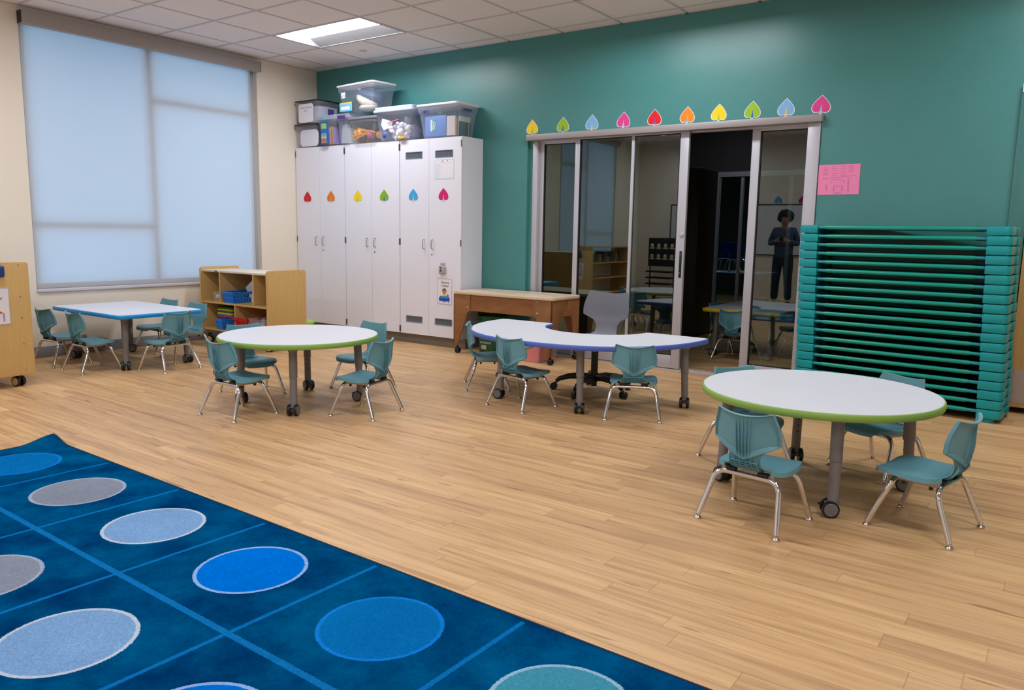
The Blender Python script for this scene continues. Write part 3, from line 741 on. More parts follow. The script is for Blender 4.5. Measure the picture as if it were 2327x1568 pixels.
for (x, y), wa in zip([(4.19, -1.93), (4.875, -1.965), (5.352, -1.345), (3.765, -1.36)], [190, -65, -70, 0]):
    x -= 4.55; y += 1.60; lg = make_leg(t, x, y, ZT - 0.03, math.atan2(y + 0.1, x)); make_caster(lg, x, y, rad(wa))

# ------------------------------------------------------------------ office chair
t = thing('office_chair', 'grey plastic swivel chair on black five star base behind the horseshoe table', 'chair', (4.60, -1.295, 0), rad(-92 - 90))
S = 1.36; dz = 0.415 - 0.245 * S
shell_parts(t, GREYCH, S, dz)
b = MB(); b.cyl((0, 0, 0.05), (0, 0, 0.10), 0.022); b.cyl((0, 0, 0.085), (0, 0, 0.15), 0.034, 0.030, 20); b.cyl((0, 0, 0.13), (0, 0, 0.31), 0.0265, n=20); b.cyl((0, 0, 0.31), (0, 0, 0.38), 0.014, n=14, m=1)
b.build('gas_column', [BLACK, CHROME], t)
MB().box((-0.09, -0.1, 0.365), (0.09, 0.1, 0.392), bev=0.01).box((-0.26, -0.02, 0.372), (-0.09, -0.005, 0.38), bev=0.003).box((-0.30, -0.03, 0.368), (-0.25, 0.005, 0.384), bev=0.005).build('seat_plate', BLACK, t)
base_rot = rad(0)
for k in range(5):
    # star arms are turned against the seat so that the arms meet the wheels in the photo
    wa = rad(-92 - 90); a = rad(200 + 72 * k) - wa
    P = [(0.02 * math.cos(a), 0.02 * math.sin(a), 0.115), (0.10 * math.cos(a), 0.10 * math.sin(a), 0.122), (0.19 * math.cos(a), 0.19 * math.sin(a), 0.112), (0.265 * math.cos(a), 0.265 * math.sin(a), 0.088), (0.292 * math.cos(a), 0.292 * math.sin(a), 0.066)]
    lg = MB().tube(P, [0.026, 0.026, 0.022, 0.018, 0.014], 12).build('leg', BLACK, t)
    c = MB(); M = T(0.30 * math.cos(a), 0.30 * math.sin(a), 0.0) @ RZ(a + 0.9 * k)
    for s in (-1, 1): c.lathe([(0, 0), (0.020, 0), (0.0255, 0.004), (0.0265, 0.010), (0.0265, 0.018), (0, 0.02)], 20, M=M @ T(0.01, s * 0.026, 0.0267) @ RX(PI / 2 * s))
    c.box((-0.012, -0.007, 0.02), (0.012, 0.007, 0.06), M=M, bev=0.003); c.build('caster', BLACK, lg)

# ------------------------------------------------------------------ white storage cabinets
CY, CH, CB = -0.3407, 2.1091, 0.1021
XS = [0.0061, 0.8346, 1.6695, 2.5063]; XM = [0.4199, 1.2520, 2.0780]
def cabinet(i, label):
    x0, x1, xm = XS[i] + 0.001, XS[i + 1] - 0.001, XM[i]
    t = thing('storage_cabinet', label, 'cabinet', (x0, 0, 0), 0, 'tall white storage cabinets')
    W_ = x1 - x0
    body = MB().box((0, CY + 0.021, CB), (W_, -0.003, CH), bev=0.001, seg=1); body.build('body', WHITE, t)
    MB().box((0, CY + 0.075, 0.0), (W_, -0.003, CB)).build('toe_kick', KICK, t)
    for k, (a, b) in enumerate(((0.003, xm - x0 - 0.0015), (xm - x0 + 0.0015, W_ - 0.003))):
        holes = []
        if i == 2:
            vx = 1.762 - x0 if k == 0 else 2.167 - x0
            holes = [(vx, 1.918, vx + 0.222, 1.980), (vx, 0.232, vx + 0.222, 0.292)]
        dr = panel([a, b], [CB + 0.002, CH - 0.003], holes, lambda u, v, d: (u, CY + d, v), 0.0195)
        do = dr.build('door', WHITE, t)
        hx = (0.357 - 0.4199 if k == 0 else 0.474 - 0.4199) + xm - x0
        MB().tube([(hx, CY, 1.003)] + bez((hx, CY - 0.004, 1.003), (hx, CY - 0.028, 1.003), (hx, CY - 0.028, 1.022), 5) + bez((hx, CY - 0.028, 1.078), (hx, CY - 0.028, 1.097), (hx, CY - 0.004, 1.097), 5) + [(hx, CY, 1.097)], 0.0042, 8).build('handle', HANDLE, do)
        if k == 1: MB().cyl((xm - x0 + 0.04, CY, 0.948), (xm - x0 + 0.04, CY - 0.004, 0.948), 0.008, n=16).build('lock', HANDLE, do)
        hxx = 0.0 if k == 0 else W_
        for z in (2.04, 1.07, 0.15):
            q = MB().box((hxx - 0.010 if k else hxx + 0.001, CY - 0.004, z - 0.033), (hxx - 0.001 if k else hxx + 0.010, CY + 0.004, z + 0.033), bev=0.001, seg=1)
            q.build('hinge', HINGE, do)
        for (vx, z0, vx2, z1) in holes:
            v = MB(); v.box((vx - 0.005, CY - 0.003, z0 - 0.005), (vx2 + 0.005, CY + 0.002, z0)); v.box((vx - 0.005, CY - 0.003, z1), (vx2 + 0.005, CY + 0.002, z1 + 0.005)); v.box((vx - 0.005, CY - 0.003, z0), (vx, CY + 0.002, z1)); v.box((vx2, CY - 0.003, z0), (vx2 + 0.005, CY + 0.002, z1))
            n = 20
            for q in range(n): xx = vx + (q + 0.5) * 0.222 / n; v.box((xx - 0.0018, CY + 0.003, z0), (xx + 0.0018, CY + 0.012, z1))
            v.box((vx, CY + 0.014, z0), (vx2, CY + 0.016, z1), m=1)  # dark sheet paints in the shade of the recess behind the slats
            v.build('vent_grille', [mat('grey vent', (136, 144, 158), .4), C('vent recess shade', (70, 78, 92))], do)
    return t
cabinet(0, 'tall white storage cabinet in the room corner, with red and orange leaf decals')
cabinet(1, 'middle tall white two door storage cabinet with yellow and green leaf decals')
cabinet(2, 'tall white two door storage cabinet with grey vent grilles nearest the glass doors')

# ------------------------------------------------------------------ leaf decals
def leaf_poly(w_, h_, n=14, gx=0.0):
    """half outline of a spade leaf, tip up, base at z=0, mirrored"""
    R = []
    pts = [(0, h_), (0.11, h_ * 0.89), (0.29, h_ * 0.70), (0.44, h_ * 0.49), (0.5, h_ * 0.30), (0.46, h_ * 0.12), (0.33, h_ * 0.02), (0.16, h_ * 0.02), (0.03, h_ * 0.08)]
    sm_ = []
    for i in range(len(pts) - 1):
        p0 = pts[max(i - 1, 0)]; p1 = pts[i]; p2 = pts[i + 1]; p3 = pts[min(i + 2, len(pts) - 1)]
        for k in range(4):
            u = k / 4
            sm_.append(tuple(0.5 * (2 * p1[q] + (p2[q] - p0[q]) * u + (2 * p0[q] - 5 * p1[q] + 4 * p2[q] - p3[q]) * u * u + (3 * p1[q] - p0[q] - 3 * p2[q] + p3[q]) * u ** 3) for q in (0, 1)))
    sm_.append(pts[-1])
    right = [(x * w_, z) for x, z in sm_]
    return right[::-1] + [(-x, z) for x, z in right[1:]]
LC = {'yellow': (250, 212, 4), 'green': (150, 192, 20), 'light blue': (124, 180, 232), 'pink': (226, 60, 142), 'red': (222, 12, 20), 'orange': (250, 134, 8)}
LD = {'yellow': (246, 214, 10), 'green': (132, 178, 20), 'light blue': (62, 166, 222), 'pink': (208, 10, 106), 'red': (204, 16, 20), 'orange': (232, 122, 10)}
BC = {'green': (168, 198, 40), 'blue': (10, 98, 190), 'yellow': (246, 208, 20), 'light blue': (150, 204, 240), 'purple': (132, 78, 180), 'teal': (120, 196, 184)}
def decal(x, y, z, w_, h_, col, bird, pal, label, border, group, tilt=0.0):
    t = thing('leaf_decal', label, 'wall decal', (x, y, z), 0, group)
    Mx = RY(tilt) @ RX(PI / 2)
    b = w_ * 0.045; 
    if border:
        pb_ = MB().prism([(a * (1 + 2 * b / w_), c * (1 + 2 * b / h_) - b) for a, c in leaf_poly(w_, h_)], 0.0, 0.0006, M=Mx)
        pb_.box((-w_ * 0.09, 0.0, -h_ * 0.13), (w_ * 0.09, 0.0006, 0.01)).box((-w_ * 0.13, 0.0, -h_ * 0.18), (w_ * 0.13, 0.0006, -h_ * 0.10))
        q = pb_.build('white_border', PAPER, t)
    else:
        q = MB().box((-w_ * 0.10, -0.0004, -h_ * 0.12), (w_ * 0.10, 0.0, 0.012)).build('bird_feet', PAPER, t)
    MB().prism(leaf_poly(w_, h_), 0.0006, 0.0012, M=Mx).build('leaf', mat('leaf ' + col + str(pal[col]), pal[col], .5, var=.06, vs=120), t)
    bd = MB().prism([(-w_ * 0.075, -0.002), (w_ * 0.085, -0.002), (w_ * 0.05, h_ * 0.26), (w_ * 0.01, h_ * 0.36), (-w_ * 0.02, h_ * 0.27)], 0.0012, 0.0018, M=Mx)
    bd.prism([(w_ * 0.015 + w_ * 0.035 * math.cos(k), h_ * 0.39 + w_ * 0.035 * math.sin(k)) for k in [i * PI / 5 for i in range(10)]], 0.0012, 0.0018, M=Mx)
    bd.build('bird', mat('bird ' + bird, BC[bird], .5), t)
    ft = MB()
    for s in (-1, 1): ft.box((s * w_ * 0.06 - 0.004, -0.0021 if True else 0, -h_ * 0.15), (s * w_ * 0.06 + 0.004, -0.0012, -0.001)); 
    ft.build('legs', C('cream legs', (216, 212, 220)), t)
wc = ['yellow', 'green', 'light blue', 'pink', 'red', 'orange', 'yellow', 'green', 'light blue', 'pink']
wb = ['green', 'blue', 'yellow', 'light blue', 'purple', 'teal', 'green', 'blue', 'yellow', 'light blue']
wx = [3.101, 3.448, 3.760, 4.082, 4.384, 4.686, 4.962, 5.242, 5.509, 5.772]
wl = ['yellow leaf decal at the left end of the row above the glass doors', 'green leaf decal above the glass doors, beside the yellow leaf at the row end',
      'light blue leaf decal above the glass doors, third from the left end', 'pink leaf decal above the glass doors next to the red leaf', 'red leaf decal with purple bird above the middle of the glass doors',
      'orange leaf decal above the glass doors beside the red leaf', 'yellow leaf decal above the glass doors beside the orange leaf', 'green leaf decal above the open doorway gap, beside the second yellow leaf',
      'light blue leaf decal above the glass doors beside the pink leaf ending the row', 'pink leaf decal at the right end of the row above the glass doors']
for k in range(10):
    decal(wx[k], -0.0005, 2.135, 0.124 if k < 9 else 0.132, 0.124, wc[k], wb[k], LC, wl[k], True, 'peacock leaf decals above the glass doors', rad([0, 3, 4, 5, 3, 3, 4, 4, 3, 5][k] * 0.6))
for k, (x, c, bcol) in enumerate(zip([0.205, 0.605, 1.04, 1.442, 1.862, 2.272], ['red', 'orange', 'yellow', 'green', 'light blue', 'pink'], ['purple', 'teal', 'green', 'blue', 'yellow', 'light blue'])):
    decal(x, CY - 0.0006, 1.495, 0.128, 0.120, c, bcol, LD, c + ' leaf shaped bird decal stuck on a white cabinet door', False, 'leaf decals on the cabinet doors')

# paper, hook, sign on cabinet 3
t = thing('notice_sheet', 'white printed sheet with teal border taped below the upper vent of the white cabinet', 'paper', (2.28, CY - 0.001, 1.80))
MB().box((-0.135, -0.001, -0.10), (0.135, 0, 0.10)).build('sheet', PAPER, t)
q = MB()
for a, b in (((-0.124, -0.092), (0.124, -0.089)), ((-0.124, 0.089), (0.124, 0.092)), ((-0.124, -0.092), (-0.121, 0.092)), ((0.121, -0.092), (0.124, 0.092))): q.box((a[0], -0.0014, a[1]), (b[0], -0.001, b[1]))
q.build('border', C('pale teal print', (150, 206, 204)), t)
q = MB()
for k in range(11): q.box((-0.115, -0.0014, 0.045 - k * 0.012), (-0.115 + random.uniform(.05, .1), -0.001, 0.0475 - k * 0.012))
q.box((-0.07, -0.0014, 0.06), (0.09, -0.001, 0.0635)); q.build('printed_lines', C('grey print', (190, 190, 196)), t)
q = MB(); q.cyl((-0.02, -0.0016, 0.077), (-0.02, -0.001, 0.077), 0.006, n=12); q.cyl((0.042, -0.0016, 0.081), (0.042, -0.001, 0.081), 0.006, n=12); q.build('print_motif', RED, t)
t = thing('number_hook', 'grey plastic adhesive pocket hook marked 2 on the white cabinet door', 'hook', (2.268, CY - 0.001, 0.81))
q = MB().box((-0.042, -0.022, -0.055), (0.042, 0, 0.028), bev=0.012, seg=3); q.box((-0.028, -0.006, 0.02), (0.028, 0, 0.06), bev=0.004); q.build('pocket', C('grey hook plastic', (176, 168, 170)), t)
text_mesh('2', 0.065, INK, 'numeral', t, T(-0.012, -0.0226, -0.008) @ RX(PI / 2), bold=0.001)
def center_sign(t, M, title, blue):
    MB().box((-0.098, -0.001, -0.132), (0.098, 0, 0.132), M=M).build('card', PAPER, t)
    d = MB(); n = 22
    for k in range(n):
        x = -0.095 + 0.19 * (k + .5) / n
        for z in (-0.128, 0.128): d.box((x - 0.0030, -0.0014, z - 0.002), (x + 0.0012, -0.001, z + 0.002), M=M)
    for k in range(30):
        z = -0.128 + 0.256 * (k + .5) / 30
        for x in (-0.095, 0.095): d.box((x - 0.002, -0.0014, z - 0.003), (x + 0.002, -0.001, z + 0.0015), M=M)
    d.build('dashed_border', C('ink grey', (60, 56, 66)), t)
    for i, s_ in enumerate(title): text_mesh(s_, 0.034, INK, 'lettering', t, M @ T(0.005, -0.0014, 0.092 - 0.034 * i) @ RX(PI / 2), bold=0.0002)
    f = lambda nm, c, mb: mb.build(nm, C(nm + ' print' + str(c), c), t)
    Mf = M @ RX(PI / 2)
    if blue:
        f('picture_head', (196, 128, 92), MB().prism([(-0.003 + 0.026 * math.cos(a), 0.000 + 0.028 * math.sin(a)) for a in [i * PI / 10 for i in range(20)]], 0.001, 0.0014, M=Mf))
        f('picture_hair', (92, 56, 40), MB().prism([(-0.003 + 0.029 * math.cos(a), 0.002 + 0.030 * math.sin(a)) for a in [i * PI / 10 for i in range(11)]] + [(-0.028, -0.002), (-0.02, 0.016), (0.014, 0.016), (0.022, -0.002)], 0.0014, 0.0017, M=Mf))
        f('picture_shirt', (240, 196, 20), MB().prism([(-0.02, -0.026), (0.016, -0.026), (0.028, -0.05), (-0.03, -0.05)], 0.001, 0.0015, M=Mf))
        f('picture_tub', (24, 78, 190), MB().prism([(-0.055, -0.046), (0.055, -0.046), (0.072, -0.07), (0.07, -0.098), (-0.07, -0.098), (-0.072, -0.07)], 0.0015, 0.002, M=Mf))
        f('picture_water', (60, 160, 214), MB().prism([(-0.048, -0.05), (0.048, -0.05), (0.056, -0.066), (-0.056, -0.066)], 0.002, 0.0024, M=Mf))
        f('picture_legs', (150, 160, 176), MB().box((-0.062, -0.0016, -0.118), (-0.054, -0.001, -0.096), M=M).box((0.054, -0.0016, -0.118), (0.062, -0.001, -0.096), M=M).box((-0.024, -0.0016, -0.110), (0.022, -0.001, -0.098), M=M))
        f('picture_toy', (222, 60, 140), MB().prism([(0.045 + 0.012 * math.cos(a), -0.036 + 0.014 * math.sin(a)) for a in [i * PI / 6 for i in range(12)]], 0.0024, 0.003, M=Mf))
    else:
        f('picture_table', (226, 182, 30), MB().prism([(-0.08, -0.046), (0.03, -0.034), (0.062, -0.052), (-0.05, -0.064)], 0.001, 0.0015, M=Mf))
        f('picture_book', (186, 84, 62), MB().prism([(-0.05, -0.04), (0.02, -0.03), (0.05, -0.046), (-0.02, -0.058)], 0.0015, 0.002, M=Mf))
        f('picture_legs', (168, 150, 190), MB().box((0.048, -0.0016, -0.11), (0.060, -0.001, -0.052), M=M).box((0.012, -0.0016, -0.092), (0.022, -0.001, -0.056), M=M).box((-0.04, -0.0016, -0.11), (-0.03, -0.001, -0.06), M=M))
        f('picture_head', (196, 128, 92), MB().prism([(-0.03 + 0.022 * math.cos(a), 0.0 + 0.024 * math.sin(a)) for a in [i * PI / 10 for i in range(20)]], 0.001, 0.0014, M=Mf))
t = thing('center_sign', 'small white Sensory Center picture card with dashed border on the white cabinet', 'sign', (2.292, CY - 0.001, 0.578), 0)
center_sign(t, RY(rad(1.5)), ['Sensory', 'Center'], True)

# pink paper on the green wall
t = thing('pink_paper', 'pink sheet of handwritten notes taped to the green wall beside the glass doors', 'paper', (5.941, -0.001, 1.627))
MB().box((-0.15, -0.001, -0.113), (0.15, 0, 0.113), M=RY(rad(-0.5))).build('sheet', PINK, t)
q = MB()
def scrib(x0, z0, x1, z1, amp, n):
    P = []
    for i in range(n + 1):
        s_ = i / n; dx, dz_ = x1 - x0, z1 - z0; L_ = math.hypot(dx, dz_)
        k = amp * (1 if i % 2 else -1) * random.uniform(.4, 1); P.append((x0 + dx * s_ - dz_ / L_ * k, -0.0016, z0 + dz_ * s_ + dx / L_ * k))
    q.tube(P, 0.0007, 4)
for cx_, ys in ((-0.115, (.09, .078, .066, .052, .04)), (-0.05, (.10, .085, .07, .05, .03)), (0.01, (.10, .085, .07, .052, .035)), (0.065, (.10, .085, .07, .06))):
    for z in ys: scrib(cx_, z, cx_ + 0.036, z, 0.0015, 9)
scrib(-0.12, 0.008, 0.12, 0.03, 0.003, 14); scrib(0.07, 0.0, 0.075, -0.095, 0.008, 22); scrib(-0.09, -0.035, -0.08, -0.08, 0.006, 14); scrib(-0.03, -0.05, -0.03, -0.085, 0.006, 12); scrib(0.03, -0.045, 0.03, -0.085, 0.006, 12)
scrib(-0.045, 0.0, 0.03, 0.0, 0.0006, 4); scrib(-0.06, -0.03, -0.045, 0.0, 0.0006, 3); scrib(0.03, 0.0, 0.045, -0.03, 0.0006, 3); scrib(-0.03, -0.048, 0.02, -0.048, 0.0005, 4); scrib(-0.03, -0.1, 0.025, -0.1, 0.008, 8); scrib(0.055, 0.012, 0.09, 0.014, 0.0005, 4)
q.build('handwriting', PENCIL, t)

# ------------------------------------------------------------------ bins on the cabinets
BINC = bin_mat('clear cloudy bin plastic', (240, 244, 255), 0.25)
BINB = bin_mat('clear bluish bin plastic', (224, 234, 255), 0.24)
ZC = CH
def storage_bin(name, x0, x1, y0, y1, z0, z1, label, cat, bodym, lidm, lid='flat', taper=0.045, lidh=0.022, group=None, rz=0.0):
    """lid outline x0..x1,y0..y1; body tapers in towards the bottom"""
    cx_, cy_ = (x0 + x1) / 2, (y0 + y1) / 2; W_, D_ = (x1 - x0) / 2, (y1 - y0) / 2; h = z1 - z0
    t = thing(name, label, cat, (cx_, cy_, z0), rz, group)
    wt, dt = W_ - 0.012, D_ - 0.012; wb_, db_ = W_ - 0.012 - taper, D_ - 0.012 - taper * 0.6
    rows = []
    for (a, b, z) in ((wb_ - 0.012, db_ - 0.012, 0.0), (wb_, db_, 0.012), (wb_ * .25 + wt * .75 - 0.004, db_ * .25 + dt * .75 - 0.004, h * 0.74), (wt - 0.003, dt - 0.003, h * 0.77), (wt, dt, h - lidh)):
        p = rrect(-a, -b, a, b, 0.03, 4); rows.append([(u, v, z) for u, v in p + [p[0]]])
    mb = MB().grid(rows); p = rrect(-(wb_ - 0.012), -(db_ - 0.012), wb_ - 0.012, db_ - 0.012, 0.03, 4)
    mb.add([(u, v, 0.001) for u, v in p], [tuple(range(len(p)))])
    mb.build('bin_body', bodym, t, ang=40)
    if lid == 'flat': MB().prism(rrect(-W_, -D_, W_, D_, 0.035, 5), h - lidh, h, bev=0.006).build('lid', lidm, t)
    elif lid == 'tall':
        q = MB().prism(rrect(-W_, -D_, W_, D_, 0.035, 5), h - lidh, h - lidh * 0.55, bev=0.004); q.prism(rrect(-W_ + 0.014, -D_ + 0.014, W_ - 0.014, D_ - 0.014, 0.03, 5), h - lidh * 0.56, h, bev=0.006); q.build('lid', lidm, t)
    return t, wb_, db_, h
LIDW = C('white lid', (236, 234, 240)); LIDG = C('grey blue lid', (184, 194, 214)); LIDK = C('black lid', (34, 34, 40)); LIDC = bin_mat('clear lid', (214, 220, 232), 0.55)
YF, YBk = -0.385, -0.02
FB = 'file boxes with black lids'
t, wb1, db1, h1 = storage_bin('file_box', 0.014, 0.418, YF + 0.01, YBk, ZC, 2.365, 'lower clear file box with black lid in the cabinet corner, holding a large white card', 'storage box', BINC, LIDK, taper=0.02, lidh=0.012, group=FB)
MB().prism(rrect(-0.12, 0.0, 0.19, 0.185, 0.05, 5), 0, 0.004, M=T(0, -0.135, 0.01) @ RX(PI / 2)).build('white_card', PAPER, t)
t, _, _, _ = storage_bin('file_box', 0.03, 0.45, YF + 0.01, YBk, 2.369, 2.624, 'upper clear file box with black lid and white paper label, stacked in the cabinet corner', 'storage box', BINC, LIDK, taper=0.02, lidh=0.012, group=FB)
MB().prism(rrect(-0.13, 0.0, 0.12, 0.205, 0.03, 5), 0, 0.002, M=T(0, -0.166, 0.012) @ RX(PI / 2)).build('paper_label', PAPER, t)
for i_, s_ in enumerate(('Creative Curriculum', 'Bin 1')): text_mesh(s_, 0.024, C('grey ink', (120, 120, 130)), 'lettering', t, T(0.0, -0.1685, 0.175 - 0.034 * i_) @ RX(PI / 2))
MB().box((0.198, -0.02, 0.10), (0.200, 0.065, 0.165)).build('sticker', C('violet sticker', (84, 64, 150)), t)
MB().box((-0.12, -0.12, 0.01), (0.17, 0.14, 0.19)).build('folders', C('white folders', (210, 214, 226)), t)
PM = [C('paper ' + str(i), c) for i, c in enumerate(((188, 120, 140), (222, 70, 40), (244, 200, 40), (110, 170, 120), (150, 130, 190), (206, 210, 216), (236, 150, 60)))]
for nm, xa, xb, lab, latch in (('caddy', 0.425, 0.765, 'narrow clear file caddy with light blue latch holding coloured folders', C('pale blue latch', (110, 176, 206))), ('caddy', 0.75, 0.985, 'narrow clear file caddy with purple latch holding grey papers, beside the blue latched one', C('purple latch', (88, 36, 140)))):
    first = xa < 0.5
    t, wb_, db_, h_ = storage_bin('file_caddy', xa + 0.0, xb, YF - 0.02, YBk - 0.02, ZC, 2.432, lab, 'storage box', BINB, LIDC, lid='tall', taper=0.06 if first else 0.035, lidh=0.05)
    MB().box((-0.055, -0.198, h_ - 0.055), (0.055, -0.178, h_ - 0.025), bev=0.005).build('latch', latch, t)
    f = MB()
    for k in range(12):
        xx = -0.02 + k * 0.010 if first else -0.06 + k * 0.012
        f.box((xx, -0.13, 0.012), (xx + 0.003, 0.13, 0.17 + 0.05 * random.random()), m=k % 7 if first else 5, M=T(0, 0, 0) @ RY(rad(5 if not first else -4)))
    f.build('folders', PM, t)
    if first:
        MB().box((-0.085, -0.165, 0.014), (0.015, -0.140, 0.25), M=RZ(0)).build('blue_box', C('blue kit box', (40, 104, 186)), t)
        for (z, hh, c, tx) in ((0.18, 0.06, (150, 200, 110), ''), (0.10, 0.03, (116, 190, 232), 'SORTS'), (0.075, 0.022, (232, 220, 80), 'SET 2'), (0.052, 0.02, (214, 120, 190), 'WORDS'), (0.028, 0.02, (240, 160, 70), 'CARDS')):
            MB().box((-0.075, -0.167, z), (0.005, -0.165, z + hh)).build('kit_label', C('kit' + str(c), c), t)
            if tx: text_mesh(tx, 0.02, C('kit ink', (70, 90, 120)), 'lettering', t, T(-0.035, -0.1675, z + hh / 2) @ RX(PI / 2))
t, wb_, db_, h_ = storage_bin('storage_bin', 0.965, 1.40, YF - 0.035, YBk - 0.03, ZC, 2.375, 'clear bin with dark lid full of orange mesh, under the big bin', 'storage box', BINC, C('smoke lid', (122, 126, 140)), taper=0.045, lidh=0.025)
q = MB()
for k in range(14): q.ball((random.uniform(-.16, .18), random.uniform(-.12, .1), random.uniform(.03, .15)), (random.uniform(.02, .05),) * 3, m=k % 4, n=10)
q.build('craft_supplies', [C('orange net', (222, 150, 50)), C('mauve pouch', (206, 110, 150)), C('yellow pouch', (240, 190, 70)), C('brown pouch', (150, 96, 66))], t)
q = MB()
for k in range(5): q.tube([(random.uniform(-.18, .18), -0.14, random.uniform(.02, .16)) for _ in range(4)], 0.005, 6)
q.tube([(-0.17, -0.143, 0.075), (-0.03, -0.143, 0.09), (0.05, -0.143, 0.085)], 0.006, 6); q.build('orange_cord', C('orange cord', (236, 160, 60)), t)
t, wb_, db_, h_ = storage_bin('storage_bin', 0.765, 1.41, YF - 0.03, YBk - 0.05, 2.4335, 2.728, 'big clear white lidded bin on top of the other bins, with label card', 'storage box', BINB, LIDW, taper=0.05, lidh=0.02)
t.rotation_euler = (0, 0, rad(-6))
q = MB().ball((0, 0, 0), (0.185, 0.115, 0.072), n=24, M=T(0.085, -0.02, 0.172) @ RY(rad(12))); q.build('soft_toy_back', C('slate blue plush', (62, 84, 112)), t, ang=80)
q = MB().ball((0, 0, 0), (0.15, 0.10, 0.07), n=24, M=T(0.075, -0.05, 0.120) @ RY(rad(28))); q.ball((0.0, -0.09, 0.245), (0.028, 0.02, 0.022)); q.ball((0.10, -0.05, 0.045), (0.12, 0.09, 0.04), n=20); q.build('soft_toy_belly', C('cream plush', (214, 206, 190)), t, ang=80)
q = MB().box((-0.255, -0.168, 0.018), (-0.04, -0.1655, 0.108), m=0); q.box((-0.245, -0.1705, 0.012), (-0.05, -0.168, 0.094), m=1); q.box((-0.228, -0.173, 0.03), (-0.07, -0.1705, 0.066), m=2)
for k in range(11):
    for z in (0.074, 0.082, 0.020): q.prism([(0, 0), (0.008, 0.006), (0.016, 0), (0.016, 0.004), (0.008, 0.010), (0, 0.004)], 0, 0.0008, m=3, M=T(-0.236 + k * 0.0165, -0.1706, z) @ RX(PI / 2))
q.build('name_card', [C('yellow card', (246, 206, 90)), C('aqua card', (90, 186, 226)), PAPER, C('pale aqua', (160, 216, 240))], t)
q = MB().box((-0.20, -0.186, 0.15), (-0.13, -0.184, 0.21)); q.box((-0.19, -0.1865, 0.158), (-0.178, -0.186, 0.178), m=1); q.box((-0.158, -0.1865, 0.178), (-0.138, -0.186, 0.184), m=2); q.box((-0.154, -0.1865, 0.164), (-0.140, -0.186, 0.17), m=2)
q.build('price_sticker', [PAPER, C('brown print', (140, 120, 126)), C('grey print2', (130, 130, 140))], t)
t, wb_, db_, h_ = storage_bin('storage_bin', 1.335, 1.91, YF - 0.02, YBk - 0.01, ZC, 2.452, 'clear bin with stepped pale grey lid holding a bag of white cotton balls', 'storage box', BINB, LIDG, lid='tall', taper=0.055, lidh=0.055)
q = MB()
for k in range(60): q.ball((max(-.08, min(.17, random.gauss(0.06, .065))), random.uniform(-.15, -.06), random.uniform(.025, .17)), random.uniform(.018, .028), n=12)
q.build('cotton_balls', PAPER, t, ang=80)
MB().tube([(-0.09, -0.158, 0.175), (-0.02, -0.165, 0.19), (0.08, -0.165, 0.205)], 0.005, 6).build('pink_zip', C('pink zip', (240, 110, 140)), t)
MB().prism([(-0.2, 0.17), (-0.18, 0.235), (-0.03, 0.19), (-0.06, 0.14), (-0.16, 0.11)], 0, 0.004, M=T(0, -0.140, 0) @ RX(PI / 2)).build('paper_sheet', PAPER, t)
q = MB().ball((-0.15, -0.12, 0.065), 0.042, n=16); q.build('blue_ball', C('blue ball', (70, 100, 160)), t)
q = MB().ball((0.17, -0.02, 0.10), (0.05, 0.1, 0.07)); q.ball((0.14, -0.08, 0.2), (0.03, 0.06, 0.05)); q.build('grey_stuffing', C('grey fleece', (130, 126, 140)), t)
MB().box((0.06, -0.17, 0.012), (0.15, -0.13, 0.03), bev=0.008).build('yellow_toy', C('yellow toy', (240, 190, 20)), t)
t, wb_, db_, h_ = storage_bin('storage_bin', 1.93, 2.485, YF, YBk, ZC, 2.437, 'clear bin with white lid holding books and a folded blue bag, at the cabinet end', 'storage box', BINB, LIDW, taper=0.05, lidh=0.022)
MB().box((-0.19, -0.135, 0.015), (0.09, -0.10, 0.215), bev=0.012).build('blue_pad', C('blue pad', (90, 136, 206)), t)
q = MB().box((-0.11, -0.1375, 0.065), (-0.085, -0.135, 0.175), m=1); q.box((-0.085, -0.1375, 0.065), (-0.04, -0.135, 0.175), m=0); q.build('pad_label', [C('label green', (40, 158, 124)), PAPER], t)
text_mesh('Clay', 0.045, PAPER, 'lettering', t, T(-0.06, -0.138, 0.12) @ RX(PI / 2) @ RZ(-PI / 2), bold=0.001)
text_mesh('LMO', 0.045, BLUEINK, 'handwriting', t, T(-0.16, -0.1735, 0.265) @ RX(PI / 2) @ Matrix.Shear('XY', 4, (0.2, 0)) if False else T(-0.15, -0.1735, 0.255) @ RX(PI / 2), bold=0.0002)
text_mesh('Letters', 0.05, C('navy ink', (30, 50, 110)), 'handwriting', t, T(0.266, -0.02, 0.265) @ RZ(PI / 2) @ RX(PI / 2), bold=0.0008)
bkx = MB()
for k, (c, y_) in enumerate(((1, 0.0), (2, 0.02), (3, 0.04), (0, 0.06))): bkx.box((0.10, -0.135 + k * 0.016, 0.014), (0.208, -0.122 + k * 0.016, 0.20 - 0.01 * k), m=k)
bkx.build('book', [C('b0', (206, 196, 190)), C('b1', (222, 180, 70)), C('b2', (190, 90, 70)), C('b3', (200, 200, 205))], t)
bk2 = MB().box((0.19, -0.06, 0.014), (0.206, 0.105, 0.155), m=0); bk2.box((0.19, -0.06, 0.155), (0.206, 0.105, 0.205), m=1); bk2.box((0.206, -0.05, 0.02), (0.2065, 0.02, 0.15), m=2)
bk2.build('tornado_book', [C('dark slate cover', (38, 62, 78)), C('cream cover', (206, 206, 180)), C('teal cover', (22, 110, 104))], t)
text_mesh('TORNADOES', 0.024, C('yellow title', (214, 206, 70)), 'lettering', t, T(0.2068, 0.075, 0.09) @ RZ(PI / 2) @ RX(PI / 2) @ RZ(-PI / 2), bold=0.0006)

